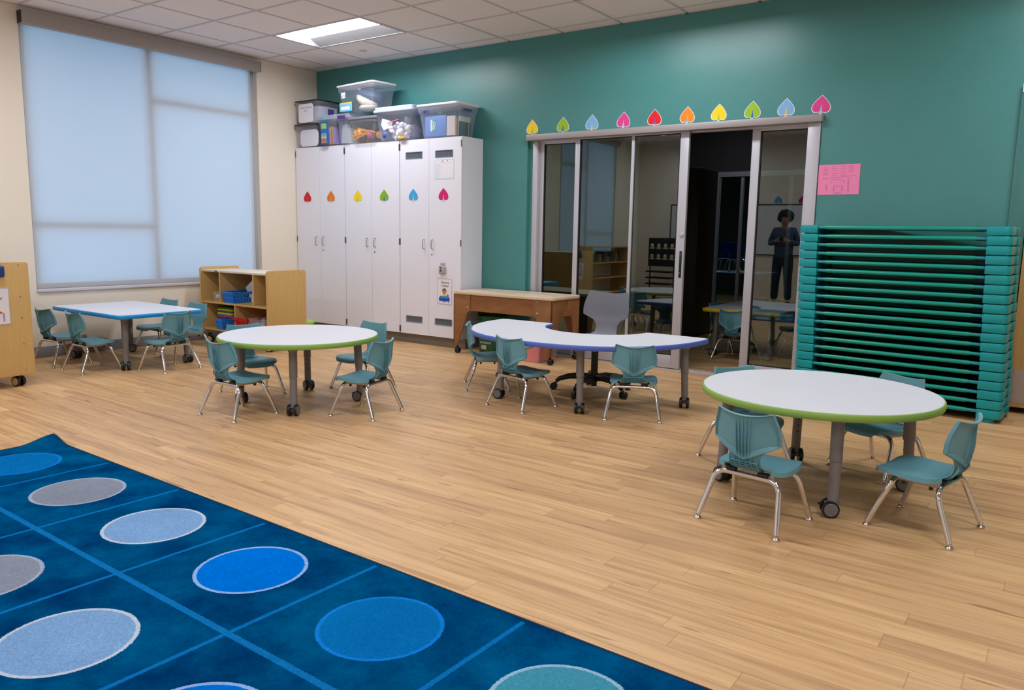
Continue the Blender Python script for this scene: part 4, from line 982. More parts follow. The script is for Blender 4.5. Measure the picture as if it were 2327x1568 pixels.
# ------------------------------------------------------------------ maple cubby shelf near the window
SX0, SX1, SY0, SY1, SZT = 0.17, 1.275, -1.735, -1.27, 0.785
t = thing('cubby_shelf', 'maple cubby shelf on casters holding baskets, standing under the window by the white cabinets', 'shelf', (SX0, SY0, 0))
W_, D_ = SX1 - SX0, SY1 - SY0
for x in (0, W_ - 0.019):
    p = MB().prism([(a, b) for a, b in rrect(0, 0.105, D_, SZT, 0.03, 5)], 0, 0.019, M=T(x, 0, 0) @ Matrix(((0, 0, 1, 0), (1, 0, 0, 0), (0, 1, 0, 0), (0, 0, 0, 1))), bev=0.003)
    o = p.build('side_panel', MAPLE, t)
    if x > 0:
        sc = MB()
        for yy, zz in ((0.065, 0.76), (0.395, 0.76), (0.065, 0.435), (0.395, 0.435), (0.065, 0.15), (0.395, 0.15)): sc.lathe([(0, 0.002), (0.005, 0.0015), (0.006, 0)], 10, M=T(W_, yy, zz) @ RY(PI / 2))
        sc.build('screw', SCREW, o)
MB().box((0.019, 0.02, 0.738), (W_ - 0.019, D_ - 0.005, 0.757), bev=0.002).build('top_board', C('pale maple top', (222, 210, 190)), t)
MB().box((0.24, 0.0185, 0.742), (0.285, 0.0199, 0.753)).build('maker_plate', C('steel blue plate', (60, 84, 110)), t)
MB().box((0.019, 0.02, 0.418), (W_ - 0.019, D_ - 0.012, 0.437)).build('shelf_board', MAPLE, t)
MB().box((0.019, 0.02, 0.140), (W_ - 0.019, D_ - 0.012, 0.160)).build('shelf_board', MAPLE, t)
MB().box((0.019, D_ - 0.012, 0.140), (W_ - 0.019, D_ - 0.004, 0.757)).build('back_panel', MAPLE, t)
for xx, z0, z1 in ((0.305, .437, .738), (0.852, .437, .738), (0.545, .160, .418)): MB().box((xx, 0.022, z0), (xx + 0.018, D_ - 0.012, z1)).build('divider', MAPLE, t)
def shelf_caster(par, x, y, r=0.04, wa=0):
    c = MB(); M = T(x, y, 0) @ RZ(wa)
    for s in (-1, 1):
        c.lathe([(r * 0.78, 0.0), (r * .97, 0.001), (r, 0.006), (r, 0.018), (r * .9, 0.021), (0, 0.021)], 24, m=0, M=M @ T(0, s * 0.032, r) @ RX(PI / 2 * s))
        c.lathe([(0, -0.002), (r * 0.74, -0.002), (r * 0.80, 0.002)], 24, m=1, M=M @ T(0, s * 0.032, r) @ RX(PI / 2 * s))
    c.box((-0.02, -0.012, r), (0.02, 0.012, r * 2 + 0.012), m=0, M=M, bev=0.004); c.cyl((0, 0, r * 2), (0, 0, r * 2 + 0.025), 0.02, m=0, M=M); c.box((-r - 0.03, -0.011, r * 0.9), (-r + 0.012, 0.011, r * 1.1), m=1, M=M, bev=0.003)
    c.build('caster', [BLACK, C('tan wheel cap', (198, 160, 104))], par)
for x, y in ((0.06, 0.06), (W_ - 0.06, 0.06), (0.06, D_ - 0.06), (W_ - 0.06, D_ - 0.06)): shelf_caster(t, x, y, 0.037, 0.6)
def basket(x0, x1, y0, y1, z0, h, mt, label, name='basket'):
    cx_, cy_ = (x0 + x1) / 2, (y0 + y1) / 2; W_, D_ = (x1 - x0) / 2, (y1 - y0) / 2
    t = thing(name, label, 'basket', (cx_, cy_, z0))
    f = 0.86; b = MB(); b.box((-W_ * f, -D_ * f, 0), (W_ * f, D_ * f, 0.004))
    def pt(s, z, side):
        k = f + (1 - f) * z / h
        return {0: (s * W_ * k, -D_ * k, z), 1: (W_ * k, s * D_ * k, z), 2: (s * W_ * k, D_ * k, z), 3: (-W_ * k, s * D_ * k, z)}[side]
    for side in range(4):
        n = 13 if side in (0, 2) else 9
        for z in (0.006, h * 0.45, h * 0.86): b.tube([pt(-1, z, side), pt(1, z, side)], 0.0055 if z != h * .86 else 0.008, 6)
        for i in range(n + 1): s = -1 + 2 * i / n; b.tube([pt(s, 0, side), pt(s, h * .9, side)], 0.0042, 6)
        b.tube([pt(-1.0, h, side), pt(1.0, h, side)], 0.007, 8)
        b.grid([[pt(-1, h * .84, side), pt(1, h * .84, side)], [pt(-1, h, side), pt(1, h, side)]], th=0.003)
    b.build('basket_body', mt, t); return t
def clear_tub(x0, x1, y0, y1, z0, h, label):
    cx_, cy_ = (x0 + x1) / 2, (y0 + y1) / 2; W_, D_ = (x1 - x0) / 2, (y1 - y0) / 2
    t = thing('clear_tub', label, 'tub', (cx_, cy_, z0)); rows = []
    for k, z in ((0.86, 0.0), (0.97, h * .93), (1.0, h * .94), (1.0, h)):
        p = rrect(-W_ * k, -D_ * k, W_ * k, D_ * k, 0.02, 3); rows.append([(u, v, z) for u, v in p + [p[0]]])
    MB().grid(rows).build('tub_body', BINC, t)
    q = MB()
    for k in range(14): q.ball((random.uniform(-.6, .6) * W_, random.uniform(-.6, .6) * D_, random.uniform(.15, .8) * h), random.uniform(.15, .3) * h, n=8, m=k % 4)
    q.build('toy_pieces', [PAPER, C('grey toy', (120, 124, 130)), C('tan toy', (200, 170, 120)), C('dark toy', (60, 66, 80))], t)
    return t
clear_tub(0.31, 0.462, -1.69, -1.50, 0.438, 0.095, 'small clear tub of white pieces in the upper corner cubby of the maple shelf')
basket(0.525, 0.715, -1.72, -1.38, 0.438, 0.105, BLUEB, 'wide blue slotted basket in the upper middle cubby of the maple shelf')
tag(MB().box((-0.11, -0.002, -0.12), (0.11, 0.002, 0.12), M=RY(rad(55))).build('white_card', PAPER, loc=(0.775, -1.50, 0.56)), 'white card leaning out of the blue basket in the upper cubby', 'card')
clear_tub(0.26, 0.535, -1.53, -1.29, 0.161, 0.10, 'clear tub under the stacked foam trays in the lower cubby')
basket(0.415, 0.535, -1.725, -1.56, 0.161, 0.095, BLUEB, 'small blue slotted basket in the lower cubby below the green and yellow trays')
basket(0.70, 0.93, -1.72, -1.40, 0.161, 0.135, RED, 'red slotted basket in the lower cubby of the maple shelf')
clear_tub(0.945, 1.235, -1.73, -1.45, 0.161, 0.15, 'clear tub heaped with bits beside the red basket in the lower cubby')
for k, c in enumerate(((190, 20, 40), (80, 120, 200), (240, 210, 30), (30, 120, 60), (240, 206, 30), (20, 110, 40))):
    nm = ['red', 'blue', 'yellow', 'dark green', 'yellow', 'green'][k]; pos = ['lowest', 'second', 'third', 'fourth', 'fifth', 'topmost'][k]
    o = MB().prism(rrect(-0.13, -0.15, 0.13, 0.15, 0.03, 4), 0, 0.018, bev=0.005).build('foam_tray', C('tray ' + nm, c), loc=(0.40, -1.47, 0.262 + 0.0185 * k))
    tag(o, nm + ' plastic tray, ' + pos + ' in the stack in the lower cubby', 'tray', 'trays stacked in the lower cubby')
# small pale green stool showing behind the shelf
t = thing('green_stool', 'pale green round stool top just showing between the maple shelf and the white cabinet', 'stool', (0.665, -0.88, 0))
MB().lathe([(0, 0.16), (0.16, 0.16), (0.17, 0.17), (0.168, 0.19), (0.155, 0.20), (0, 0.20)], 36).build('seat', C('pale green', (168, 208, 100)), t)
MB().lathe([(0.13, 0.0), (0.14, 0.01), (0.10, 0.08), (0.14, 0.16)], 30).build('base', C('pale green', (168, 208, 100)), t)

# ------------------------------------------------------------------ large maple cabinet at the left edge
t = thing('maple_cabinet', 'tall maple storage unit on casters at the left edge, end panel with steel screws', 'shelf', (1.25, -3.79, 0), rad(1.5))
p = MB().prism(rrect(-0.62, 0.085, 0.0, 0.915, 0.022, 5), -0.019, 0, M=Matrix(((0, 0, 1, 0), (1, 0, 0, 0), (0, 1, 0, 0), (0, 0, 0, 1))), bev=0.003)
o = p.build('side_panel', MAPLE, t)
sc = MB()
for zz in (0.894, 0.664, 0.51, 0.318, 0.124):
    for yy in (-0.067, -0.553): sc.lathe([(0, 0.002), (0.0055, 0.0018), (0.0065, 0)], 12, M=T(0.0, yy, zz) @ RY(PI / 2))
sc.build('screw', SCREW, o)
p = MB().prism(rrect(-0.62, 0.085, 0.0, 0.915, 0.022, 5), -1.20, -1.181, M=Matrix(((0, 0, 1, 0), (1, 0, 0, 0), (0, 1, 0, 0), (0, 0, 0, 1))), bev=0.003); p.build('side_panel', MAPLE, t)
MB().box((-1.181, -0.03, 0.12), (-0.019, -0.015, 0.89)).build('back_panel', mat('tan hardboard back', (170, 130, 70), .6, var=.15, vs=6), t)
for z in (0.12, 0.32, 0.51, 0.665): MB().box((-1.181, -0.60, z), (-0.019, -0.03, z + 0.018)).build('shelf_board', MAPLE, t)
MB().box((-1.181, -0.60, 0.872), (-0.019, -0.03, 0.89)).build('top_board', C('pale maple top', (222, 210, 190)), t)
for x, y in ((-0.05, -0.10), (-0.05, -0.52), (-1.15, -0.10), (-1.15, -0.52)): shelf_caster(t, x, y, 0.038, rad(15 if x > -1 else 0))
t = thing('center_sign', 'white picture card with dotted border on the maple end panel at the left edge', 'sign', (1.2582, -4.030, 0.602), rad(91.5))
center_sign(t, Matrix.Identity(4), ['Art', 'Center'], False)
t = thing('number_hook', 'dark blue plastic pocket hook on the maple end panel at the left edge', 'hook', (1.2575, -3.998, 0.862), rad(91.5))
q = MB().box((-0.042, -0.022, -0.05), (0.042, 0, 0.028), bev=0.010, seg=3); q.box((-0.03, -0.006, 0.02), (0.022, 0, 0.058), bev=0.004); q.build('pocket', C('navy hook plastic', (20, 62, 128)), t)

# ------------------------------------------------------------------ sensory table
x0, x1, y0, y1, zt = 2.562, 3.728, -0.545, -0.035, 0.613
t = thing('sensory_table', 'stained brown plywood sensory table with pale lid beside the white cabinet', 'table', (0, 0, 0))
MB().prism(rrect(x0, y0, x1, y1, 0.05, 5), zt - 0.028, zt, bev=0.004).build('lid', PLYT, t)
ST = MB()
for a, b, c, e in ((2.61, 2.99, -0.385, -0.345), (3.20, 3.60, -0.385, -0.345), (2.61, 2.99, -0.13, -0.085), (3.20, 3.60, -0.13, -0.085)): ST.box((a, c, zt - 0.001), (b, e, zt + 0.0006))
ST.build('lid_inset', PLYSLOT, t)
zl = zt - 0.029
def corner(sx, sy):
    """bent plywood corner leg, tapering down"""
    cx_ = x0 + 0.012 if sx < 0 else x1 - 0.012; cy_ = y0 + 0.012 if sy < 0 else y1 - 0.012; r = 0.07
    m = MB(); dx, dy = -sx, -sy
    # front face piece
    fr_ = [(0.0, 0.075), (0.0, zl), (0.205, zl), (0.205, 0.43), (0.175, 0.415), (0.13, 0.30), (0.045, 0.075)]
    sd = [(0.0, 0.075), (0.0, zl), (0.21, zl), (0.21, 0.43), (0.15, 0.425), (0.13, 0.40), (0.085, 0.20), (0.045, 0.075)]
    th = 0.015
    def arcx(s):  # map arc-length along the front face to xy with rounded corner
        return s
    pf = [(cx_ + dx * a, b) for a, b in fr_]
    m.prism(pf, 0, th, M=Matrix(((1, 0, 0, 0), (0, 0, 1, cy_ if sy < 0 else cy_ - th), (0, 1, 0, 0), (0, 0, 0, 1))), bev=0.002)
    ps = [(cy_ + dy * a, b) for a, b in sd]
    m.prism(ps, 0, th, M=Matrix(((0, 0, 1, cx_ if sx < 0 else cx_ - th), (1, 0, 0, 0), (0, 1, 0, 0), (0, 0, 0, 1))), bev=0.002)
    m.cyl((cx_ + dx * 0.008, cy_ + dy * 0.008, 0.075), (cx_ + dx * 0.008, cy_ + dy * 0.008, zl), 0.0085, n=16)
    lg = m.build('leg', PLYB, t)
    bl = MB()
    if sy < 0:
        for z in (0.46, 0.568): bl.lathe([(0, 0.006), (0.007, 0.005), (0.010, 0.001), (0.0105, 0)], 16, M=T(cx_ + dx * (0.175 if sx < 0 else 0.16), cy_, z) @ RX(PI / 2))
        bl.build('bolt', SCREW, lg)
    c = MB(); px, py = cx_ + dx * 0.026, cy_ + dy * 0.026
    c.cyl((px, py, 0.055), (px, py, 0.095), 0.012); 
    for s in (-1, 1): c.lathe([(0, 0), (0.02, 0.0), (0.026, 0.004), (0.0275, 0.009), (0.0275, 0.016), (0, 0.018)], 18, M=T(px + 0.008, py + s * 0.022, 0.0277) @ RX(PI / 2 * s))
    c.box((px - 0.012, py - 0.007, 0.02), (px + 0.02, py + 0.007, 0.058), bev=0.004); c.build('caster', BLACK, lg)
for sx in (-1, 1):
    for sy in (-1, 1): corner(sx, sy)
MB().box((x0 + 0.20, y0 + 0.02, 0.43), (x1 - 0.20, y0 + 0.033, zl)).build('apron', PLYB, t); MB().box((x0 + 0.20, y1 - 0.033, 0.43), (x1 - 0.20, y1 - 0.02, zl)).build('apron', PLYB, t)
for xx in (x0 + 0.02, x1 - 0.033): MB().box((xx, y0 + 0.20, 0.43), (xx + 0.013, y1 - 0.20, zl)).build('apron', PLYB, t)
# bucket, clear bin below it
t = thing('bucket', 'dark green plastic bucket with wire handle and printed bear-green label under the brown table', 'bucket', (2.86, -0.27, 0))
t['label'] = 'dark green plastic bucket with wire handle under the stained brown table'
MB().lathe([(0, 0.001), (0.128, 0.001), (0.131, 0.008), (0.148, 0.30), (0.158, 0.305), (0.160, 0.33), (0.151, 0.335), (0.151, 0.35), (0.163, 0.352), (0.163, 0.375), (0.156, 0.377), (0.148, 0.36), (0.128, 0.01), (0, 0.01)], 40).build('body', BUCKG, t)
P = [(0.165 * math.cos(a), -0.04 - 0.14 * math.sin(a) * 0.6, 0.33 - 0.16 * math.sin(a)) for a in [PI * i / 12 for i in range(13)]]
MB().tube(P, 0.002, 6).build('wire_handle', C('grey wire', (150, 150, 140)), t)
text_mesh('WARRIOR', 0.030, C('mint print', (150, 196, 176)), 'lettering', t, T(0.02, -0.143, 0.115) @ RX(PI / 2), bold=0.0006)
text_mesh('7', 0.06, C('pale print', (196, 186, 176)), 'lettering', t, T(0.03, -0.145, 0.165) @ RX(PI / 2), bold=0.002)
MB().box((-0.03, -0.143, 0.05), (0.03, -0.138, 0.09)).build('label_patch', C('pale patch', (190, 160, 150)), t)
t = thing('craft_bin', 'low clear bin of salmon and green papers under the stained brown table', 'storage box', (3.365, -0.345, 0))
rows = []
for k, z in ((0.92, 0.0), (0.98, 0.19), (1.0, 0.20), (1.0, 0.215)):
    p = rrect(-0.215 * k, -0.16 * k, 0.215 * k, 0.16 * k, 0.02, 3); rows.append([(u, v, z) for u, v in p + [p[0]]])
MB().grid(rows).build('tub_body', BINC, t)
Mx = T(0, 0.12, 0) @ RX(PI / 2)
MB().prism([(-0.17, 0.006), (0.185, 0.006), (0.19, 0.17)], 0, 0.26, M=Mx).build('salmon_papers', C('salmon', (226, 104, 92)), t)
MB().prism([(-0.18, 0.012), (0.185, 0.178), (0.18, 0.196), (-0.185, 0.03)], 0.01, 0.25, M=Mx).build('green_papers', C('green paper', (60, 150, 110)), t)
MB().prism([(-0.185, 0.032), (0.15, 0.186), (0.06, 0.198), (-0.188, 0.085)], 0.01, 0.25, M=Mx).build('white_papers', PAPER, t)

# ------------------------------------------------------------------ stack of cots
SPC, NCOT, CL, CD_, ZTOP = 0.0627, 20, 1.358, 0.375, 1.277
def make_cot():
    t = thing('nap_cot', 'x', 'cot', (0, 0, 0), 0, 'stacked teal nap cots')
    def block(x0, x1, y0, y1, rnd):
        """moulded corner block, rounded outer corner, top at z=0"""
        r = 0.032; poly = []
        c = {'fl': (x0 + r, y0 + r, 180), 'fr': (x1 - r, y0 + r, 270), 'bl': (x0 + r, y1 - r, 90), 'br': (x1 - r, y1 - r, 0)}[rnd]
        cs_ = {'fl': (x0, y0), 'fr': (x1, y0), 'br': (x1, y1), 'bl': (x0, y1)}
        for k in ('fl', 'fr', 'br', 'bl'):
            if k == rnd: poly += [(c[0] + r * math.cos(rad(c[2] + 90 * i / 5)), c[1] + r * math.sin(rad(c[2] + 90 * i / 5))) for i in range(6)]
            else: poly.append(cs_[k])
        b = MB().prism(poly, -0.0568, 0, bev=0.004); xm, ym = (x0 + x1) / 2, (y0 + y1) / 2
        b.box((x0 + 0.03, y0 + 0.035, -0.0627), (x1 - 0.03, y1 - 0.02, -0.0568)); return b
    wl, wr = 0.134, 0.141
    block(0, wl, 0, 0.12, 'fl').build('corner_block', COT, t); block(CL - wr, CL, 0, 0.12, 'fr').build('corner_block', COT, t)
    block(0, wl, CD_ - 0.12, CD_, 'bl').build('corner_block', COT, t); block(CL - wr, CL, CD_ - 0.12, CD_, 'br').build('corner_block', COT, t)
    for y in (0.02, CD_ - 0.02):
        MB().tube([(wl - 0.01, y, -0.0165), (wl + 0.055, y, -0.0165), (wl + 0.075, y, -0.017), (CL - wr - 0.075, y, -0.017), (CL - wr - 0.055, y, -0.0165), (CL - wr + 0.01, y, -0.0165)], [0.0098, 0.0108, 0.0145, 0.0145, 0.0108, 0.0098], 12, m=0).build('side_rail', COTR, t)
    for y in (0.02, CD_ - 0.02):
        for a, b in ((wl - 0.005, wl + 0.05), (CL - wr - 0.05, CL - wr + 0.005)): MB().cyl((a, y, -0.0165), (b, y, -0.0165), 0.0112, n=12).build('rail_sleeve', COTC, t)
    for a, b in ((0.006, 0.045), (CL - 0.045, CL - 0.006)): MB().box((a, 0.115, -0.054), (b, CD_ - 0.115, -0.002), bev=0.004).build('end_rail', COT, t)
    P = [[(0.02 + (CL - 0.04) * i / 16, 0.02 + (CD_ - 0.04) * j / 6, -0.014 - 0.012 * math.sin(PI * j / 6)) for j in range(7)] for i in range(17)]
    MB().grid(P, th=0.0012).build('mesh_bed', COTF, t)
    return t
C0 = make_cot(); cth = -0.0853
for k in range(NCOT):
    zt_ = ZTOP - k * SPC
    jx = random.uniform(-0.003, 0.003); loc = (5.821 - 0.041 * zt_ + jx, -0.389 + 0.051 * zt_ - 0.012 * (zt_ - 0.6), zt_)
    name = ['topmost', 'second', 'third', 'fourth', 'fifth', 'sixth', 'seventh', 'eighth', 'ninth', 'tenth', 'eleventh', 'twelfth', 'thirteenth', 'fourteenth', 'fifteenth', 'sixteenth', 'seventeenth', 'eighteenth', 'nineteenth', 'bottom'][k]
    lab = f'teal nap cot, {name} in the tall stack against the green wall' if k in (0, NCOT - 1) else f'teal nap cot, {name} from the top of the tall stack against the green wall'
    if k == 0: C0.location = loc; C0.rotation_euler = (0, 0, cth); C0['label'] = lab; 
    else: o = dup(C0, loc, cth, lab)
# feet under the bottom cot belong to it
ft = MB()
for x in (0.067, CL - 0.075):
    for y in (0.055, CD_ - 0.055): ft.cyl((x, y, -(ZTOP - (NCOT - 1) * SPC)), (x, y, -0.05), 0.036, n=20)
ft.build('foot', COT, o)

# ------------------------------------------------------------------ rug
rth = -0.0167
rx, ry = 2.9711, -4.4285
nx, ny = 150, 60; Lx, Ly = RC * RNX, RW * RNY
vs, fs = [], []
def rz_(x, y):
    d = math.hypot(x * 1.0, y * 0.9); k = max(0.0, 1 - d / 0.17)
    return 0.009 + 0.035 * k * k * (3 - 2 * k)
xs = [Lx * (i / nx) ** 1.5 for i in range(nx + 1)]; ysr = [-Ly * (j / ny) ** 1.5 for j in range(ny + 1)]
R = MB(); P = [[(x, y, rz_(x, y)) for x in xs] for y in ysr]
R.grid(P[::1], m=0)
edge_ = [(x, 0) for x in xs] + [(Lx, y) for y in ysr[1:]] + [(x, -Ly) for x in xs[::-1][1:]] + [(0, y) for y in ysr[::-1][1:]]
ro = R.build('rug_pile', rug_mat())
for pgn in ro.data.polygons:
    pass
bm = bmesh.new(); bm.from_mesh(ro.data); bmesh.ops.recalc_face_normals(bm, faces=bm.faces[:])
if bm.faces[:][0].normal.z < 0: bmesh.ops.reverse_faces(bm, faces=bm.faces[:])
bm.to_mesh(ro.data); bm.free()
tr = thing('circle_rug', 'large dark blue rug with rows of blue, grey and teal circles, one corner curled up', 'rug', (rx, ry, 0), rth)
ro.parent = tr
eb = MB()
rows = []
for off, dz_ in ((-0.006, 0.0012), (0.0, 0.002), (0.004, -0.001), (0.003, -0.008), (-0.01, -0.0082)):
    r_ = []
    for (x, y) in edge_:
        nx_ = (-1 if x < 1e-6 else (1 if x > Lx - 1e-6 else 0)); ny_ = (1 if y > -1e-6 else (-1 if y < -Ly + 1e-6 else 0))
        r_.append((x + nx_ * off, y + ny_ * off, rz_(x, y) + dz_))
    rows.append(r_)
eb.grid(rows).build('binding', C('navy brown binding', (30, 34, 52), .9), tr)

# ------------------------------------------------------------------ next room (seen through the doors)
FR0 = 0.12; YF2 = 5.0
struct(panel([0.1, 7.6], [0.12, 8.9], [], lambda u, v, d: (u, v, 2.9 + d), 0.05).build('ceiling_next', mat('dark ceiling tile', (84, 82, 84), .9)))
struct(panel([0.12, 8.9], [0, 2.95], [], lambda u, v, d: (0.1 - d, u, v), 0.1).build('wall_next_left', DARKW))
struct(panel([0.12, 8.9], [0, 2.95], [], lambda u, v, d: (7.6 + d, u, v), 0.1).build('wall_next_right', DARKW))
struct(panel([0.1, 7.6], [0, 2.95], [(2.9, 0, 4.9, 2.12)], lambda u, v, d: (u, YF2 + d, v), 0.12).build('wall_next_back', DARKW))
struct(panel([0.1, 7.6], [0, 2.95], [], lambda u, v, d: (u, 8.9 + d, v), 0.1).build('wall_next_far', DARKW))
t = thing('ceiling_light', 'added fill light panel in the hallway beyond the second glass door', 'ceiling light', (3.5, 6.0, 2.9))  # lamp added to brighten the hallway and the blue chairs
MB().box((-0.6, -0.15, -0.02), (0.6, 0.15, -0.002)).build('frame', NEUT, t); MB().box((-0.58, -0.13, -0.024), (0.58, 0.13, -0.021)).build('lens', emis('dim hall lens', (0.8, 0.9, 1.0), 20.0), t)
_d = dup(t, (3.7, 3.9, 2.9), None, 'added fill light panel inside the next room, before the second glass door')  # added twin lamp, out of view, lifts the far frame and cupboard
for c_ in [c_ for c_ in list(COL.objects) if c_.parent == _d and c_.name.startswith('lens')]:
    c_.data = c_.data.copy(); c_.data.materials.clear(); c_.data.materials.append(emis('faint room lens', (0.8, 0.9, 1.0), 6.0))
f = MB(); f.box((2.9, YF2 - 0.02, 2.05), (4.9, YF2 + 0.06, 2.12)); f.box((2.9, YF2 - 0.02, 0), (3.08, YF2 + 0.06, 2.05)); f.box((3.40, YF2, 0), (3.44, YF2 + 0.05, 2.05)); f.box((4.1, YF2, 0), (4.15, YF2 + 0.05, 2.05)); f.box((4.84, YF2 - 0.02, 0), (4.9, YF2 + 0.06, 2.05))
d3 = struct(f.build('door_3', ALU)); MB().box((2.99, YF2 + 0.02, 0.01), (4.84, YF2 + 0.026, 2.05)).build('glass_pane', GLS, d3)
t = thing('tall_cupboard', 'dark brown tall cupboard just inside the next room, left of the doorway gap', 'cupboard', (3.30, 2.2, 0))
MB().box((0, 0, 0), (0.62, 0.55, 1.95), bev=0.004).build('body', C('dark walnut', (64, 46, 36)), t)
MB().box((0.02, -0.018, 0.05), (0.30, 0, 1.93), bev=0.002).build('door', C('dark walnut', (64, 46, 36)), t); MB().box((0.31, -0.018, 0.05), (0.60, 0, 1.93), bev=0.002).build('door', C('dark walnut', (64, 46, 36)), t)
tb = thing('blue_table', 'blue edged table beyond the second glass door with blue chairs on it', 'table', (2.95, 6.3, 0))
tabletop(tb, rrect(-0.55, -0.45, 0.55, 0.45, 0.04), mat('royal edge', (10, 60, 150), .5), 0.60)
for x in (-0.45, 0.45):
    for y in (-0.27, 0.27): lg = MB().cyl((x, y, 0), (x, y, 0.57), 0.025).build('leg', LEGG, tb)
for k, (x, y, dg) in enumerate(((2.71, 6.52, 95), (3.02, 6.10, 95))):
    o = dup(CH0, (x, y, 0.602), rad(dg - 90), 'royal blue child chair set up on the far blue table, ' + ('beside the door post' if k == 0 else 'showing between the door posts'), 'blue chairs on the far table')
    for c in [c for c in list(COL.objects) if c.parent == o and c.name.split('.')[0] in ('seat', 'backrest')]:
        c.data = c.data.copy(); c.data.materials.clear(); c.data.materials.append(BLUECH)

# ------------------------------------------------------------------ rear of the classroom (seen only mirrored in the glass)
t = thing('whiteboard', 'white board with aluminium frame on the rear wall, seen mirrored in the glass door', 'whiteboard', (2.4, YB + 0.002, 0.85), PI)
MB().box((-1.6, -0.012, 0), (1.6, 0, 0.92)).build('board', WHBOARD, t)
q = MB()
for a, b in (((-1.62, -0.02), (1.62, 0.0)), ((-1.62, 0.92), (1.62, 0.94)), ((-1.62, 0), (-1.60, 0.92)), ((1.60, 0), (1.62, 0.92))): q.box((a[0], -0.02, a[1]), (b[0], 0, b[1]))
q.build('frame', C('dark trim', (60, 60, 64)), t)
for k, (x, c, bcol) in enumerate(((2.88, 'light blue', 'yellow'), (3.32, 'pink', 'light blue'), (0.98, 'red', 'purple'))):
    tt_ = {'light blue': 'light blue leaf decal above the rear white board, mirrored in the glass', 'pink': 'dark pink leaf decal above the rear white board, mirrored beside the light blue one', 'red': 'red leaf decal above the rear white board, mirrored near the door lock'}[c]
    decal(x, YB + 0.002, 1.80, 0.15, 0.14, c, bcol, LD, tt_, False, 'leaf decals on the rear wall')
    COL.objects[-1]
for o in list(COL.objects):
    if o.get('group') == 'leaf decals on the rear wall': o.rotation_euler = (0, 0, PI)
t = thing('pocket_chart', 'black pocket chart with cream cut outs on a stand, mirrored in the sliding glass', 'chart', (0.82, -7.93, 0), PI + 0.1)
MB().box((-0.31, -0.01, 0.56), (0.31, 0, 1.12)).build('chart_panel', C('black cloth', (22, 24, 34)), t)
q = MB()
for k in range(4):
    for z in (0.97, 0.76): q.ball((-0.225 + k * 0.15, -0.016, z), (0.037, 0.006, 0.044)); q.box((-0.28 + k * 0.15, -0.014, z - 0.065), (-0.17 + k * 0.15, -0.011, z - 0.038))
q.build('cut_outs', C('cream cut outs', (224, 216, 186)), t)
q = MB()
for x in (-0.27, 0.27): q.tube([(x, 0.01, 0), (x, 0.01, 1.12)], 0.014, 8); q.tube([(x, -0.25, 0.015), (x, 0.25, 0.015)], 0.014, 8)
for z in (0.2, 0.32, 0.44): q.box((-0.27, -0.16, z), (0.27, 0.1, z + 0.03))
q.build('stand', BLACK, t)
t = thing('open_shelf', 'open maple toy shelf against the rear part of the cream wall, mirrored in the glass', 'shelf', (0.02, -7.3, 0))
for y in (0, 1.38): MB().box((0, y, 0.05), (0.38, y + 0.02, 0.95)).build('side_panel', MAPLE, t)
for z in (0.08, 0.36, 0.64, 0.93): MB().box((0, 0.02, z), (0.38, 1.38, z + 0.018)).build('shelf_board', MAPLE, t)
q = MB()
for k in range(16): q.box((0.06, 0.1 + k * 0.078, 0.66), (0.26, 0.15 + k * 0.078, 0.66 + random.uniform(.06, .2)), m=k % 4)
q.build('toy_blocks', [C('brown blocks', (120, 74, 50)), C('teal blocks', (40, 110, 110)), C('tan blocks', (190, 150, 96)), C('grey blocks', (120, 120, 124))], t)

# ------------------------------------------------------------------ person at the rear of the room, mirrored in the glass
def skin_mesh(pts, edges, radii, sub=2):
    me = bpy.data.meshes.new('tmp'); me.from_pydata(pts, edges, []); o = bpy.data.objects.new('tmp', me); COL.objects.link(o)
    sm_ = o.modifiers.new('s', 'SKIN'); me.skin_vertices or o.data.skin_vertices
    for v, r in zip(me.skin_vertices[0].data, radii): v.radius = (r, r) if isinstance(r, float) else r
    me.skin_vertices[0].data[0].use_root = True
    o.modifiers.new('d', 'SUBSURF').levels = sub
    bpy.context.view_layer.update(); out = bpy.data.meshes.new_from_object(o.evaluated_get(bpy.context.evaluated_depsgraph_get()))
    r = ([v.co[:] for v in out.vertices], [tuple(p.vertices) for p in out.polygons]); bpy.data.objects.remove(o); return r
pt = thing('person', 'person with curly dark hair in grey blue jacket, mirrored in the glass pane', 'person', (3.40, -7.12, 0), rad(-8))
SKIN = mat('warm skin', (176, 124, 100), .55, sub=.1)
J = [(0, 0, .86), (0, 0, 1.03), (0, 0, 1.20), (0, .005, 1.33), (0, .015, 1.365), (0, .03, 1.415), (0, .025, 1.49), (0, .015, 1.54)]
Rr = [.125, .115, .13, .062, .05, .066, .082, .06]
Ed = [(i, i + 1) for i in range(7)]
def addj(par, p, r): J.append(p); Rr.append(r); Ed.append((par, len(J) - 1)); return len(J) - 1
for sx in (-1, 1):
    a = addj(2, (sx * .155, -.005, 1.285), .052); a = addj(a, (sx * .225, .01, 1.06), .040); w_ = addj(a, (sx * .085, .235, 1.115), .027); h_ = addj(w_, (sx * .055, .285, 1.135), (.030, .018))
    b = addj(0, (sx * .085, 0, .80), .085); b = addj(b, (sx * .10, .02, .46), .055); b = addj(b, (sx * .115, -.01, .10), .036)
bv = MB(); v_, f_ = skin_mesh(J, Ed, Rr); bv.add(v_, f_)
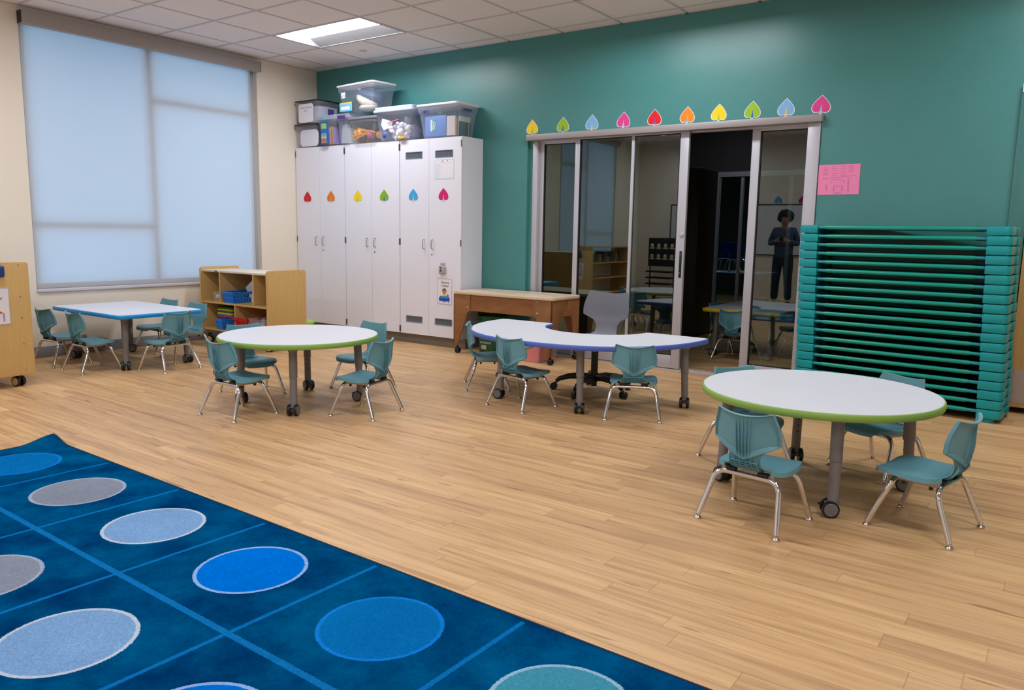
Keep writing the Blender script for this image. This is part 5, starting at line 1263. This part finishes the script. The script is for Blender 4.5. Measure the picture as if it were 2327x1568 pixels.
for sx in (-1, 1):
    for k in range(4):
        x = sx * (.062 - .0 * k); z = 1.155 - k * .017; L_ = (.05, .056, .053, .042)[k]
        bv.tube([(x, .285, z), (x - sx * .012, .30 + L_ * .35, z + .002), (x - sx * .03, .302 + L_ * .5, z - .002), (x - sx * .045, .295 + L_ * .45, z - .004)], [.0092, .0088, .008, .0066], 8)
    bv.tube([(sx * .058, .27, 1.15), (sx * .04, .275, 1.172), (sx * .022, .288, 1.176)], [.011, .0098, .0078], 8)
bv.ball((0, .112, 1.465), (.012, .018, .02)); bv.ball((0, .095, 1.43), (.024, .012, .008))
for sx in (-1, 1): bv.ball((sx * .083, .025, 1.47), (.012, .02, .03))
bv.build('body', SKIN, pt, ang=80)
q = MB()
for sx in (-1, 1): q.ball((sx * .03, .096, 1.487), (.0095, .007, .005), m=0); q.ball((sx * .03, .101, 1.487), (.0048, .003, .0048), m=1)
q.build('eyes', [PAPER, INK], pt, ang=80)
q = MB(); random.seed(3)
for k in range(150):
    a = random.uniform(0, 2 * PI); e = random.uniform(-.55, 1.5); r = .105
    p = (r * math.cos(e) * math.cos(a), -.005 + r * math.cos(e) * math.sin(a), 1.515 + r * math.sin(e))
    if p[1] > .055 and p[2] < 1.54: continue
    q.ball(p, random.uniform(.026, .042), n=8)
q.build('hair', C('dark brown hair', (34, 24, 20), .9), pt, ang=80)
v_, f_ = skin_mesh([(0, 0, .77), (0, 0, 1.0), (0, 0, 1.20), (0, 0, 1.365)] + [(s_ * a, b, c) for s_ in (-1, 1) for a, b, c in ((.16, -.005, 1.285), (.23, .01, 1.055), (.105, .205, 1.11))],
                   [(0, 1), (1, 2), (2, 3), (2, 4), (4, 5), (5, 6), (2, 7), (7, 8), (8, 9)], [.19, .158, .16, .078, .070, .058, .040, .070, .058, .040])
MB().add(v_, f_).build('jacket', mat('grey blue jacket', (64, 78, 104), .8, var=.1, vs=30), pt, ang=80)
v_, f_ = skin_mesh([(0, 0, .98), (0, 0, .84)] + [(s_ * a, b, c) for s_ in (-1, 1) for a, b, c in ((.088, 0, .76), (.10, .02, .46), (.115, -.01, .085))],
                   [(0, 1), (1, 2), (2, 3), (3, 4), (1, 5), (5, 6), (6, 7)], [.15, .155, .105, .075, .066, .105, .075, .066])
MB().add(v_, f_).build('trousers', C('navy trousers', (22, 26, 44), .8), pt, ang=80)
for sx in (-1, 1): MB().box((sx * .115 - .042, -.07, 0), (sx * .115 + .042, .18, .075), bev=.03, seg=4).build('shoe', C('dark shoe', (30, 26, 26), .6), pt)
tk_ = MB().box((-.035, .30, 1.12), (.035, .335, 1.18), bev=.006); tk_.cyl((0, .335, 1.15), (0, .37, 1.15), .022, n=20); tk_.box((-.012, .30, 1.18), (.012, .33, 1.19), bev=.003)
o = tk_.build('held_camera', BLACK, loc=(3.40, -7.12, 0), rot=(0, 0, rad(-8))); tag(o, 'small black camera held by the person mirrored in the glass pane', 'camera')
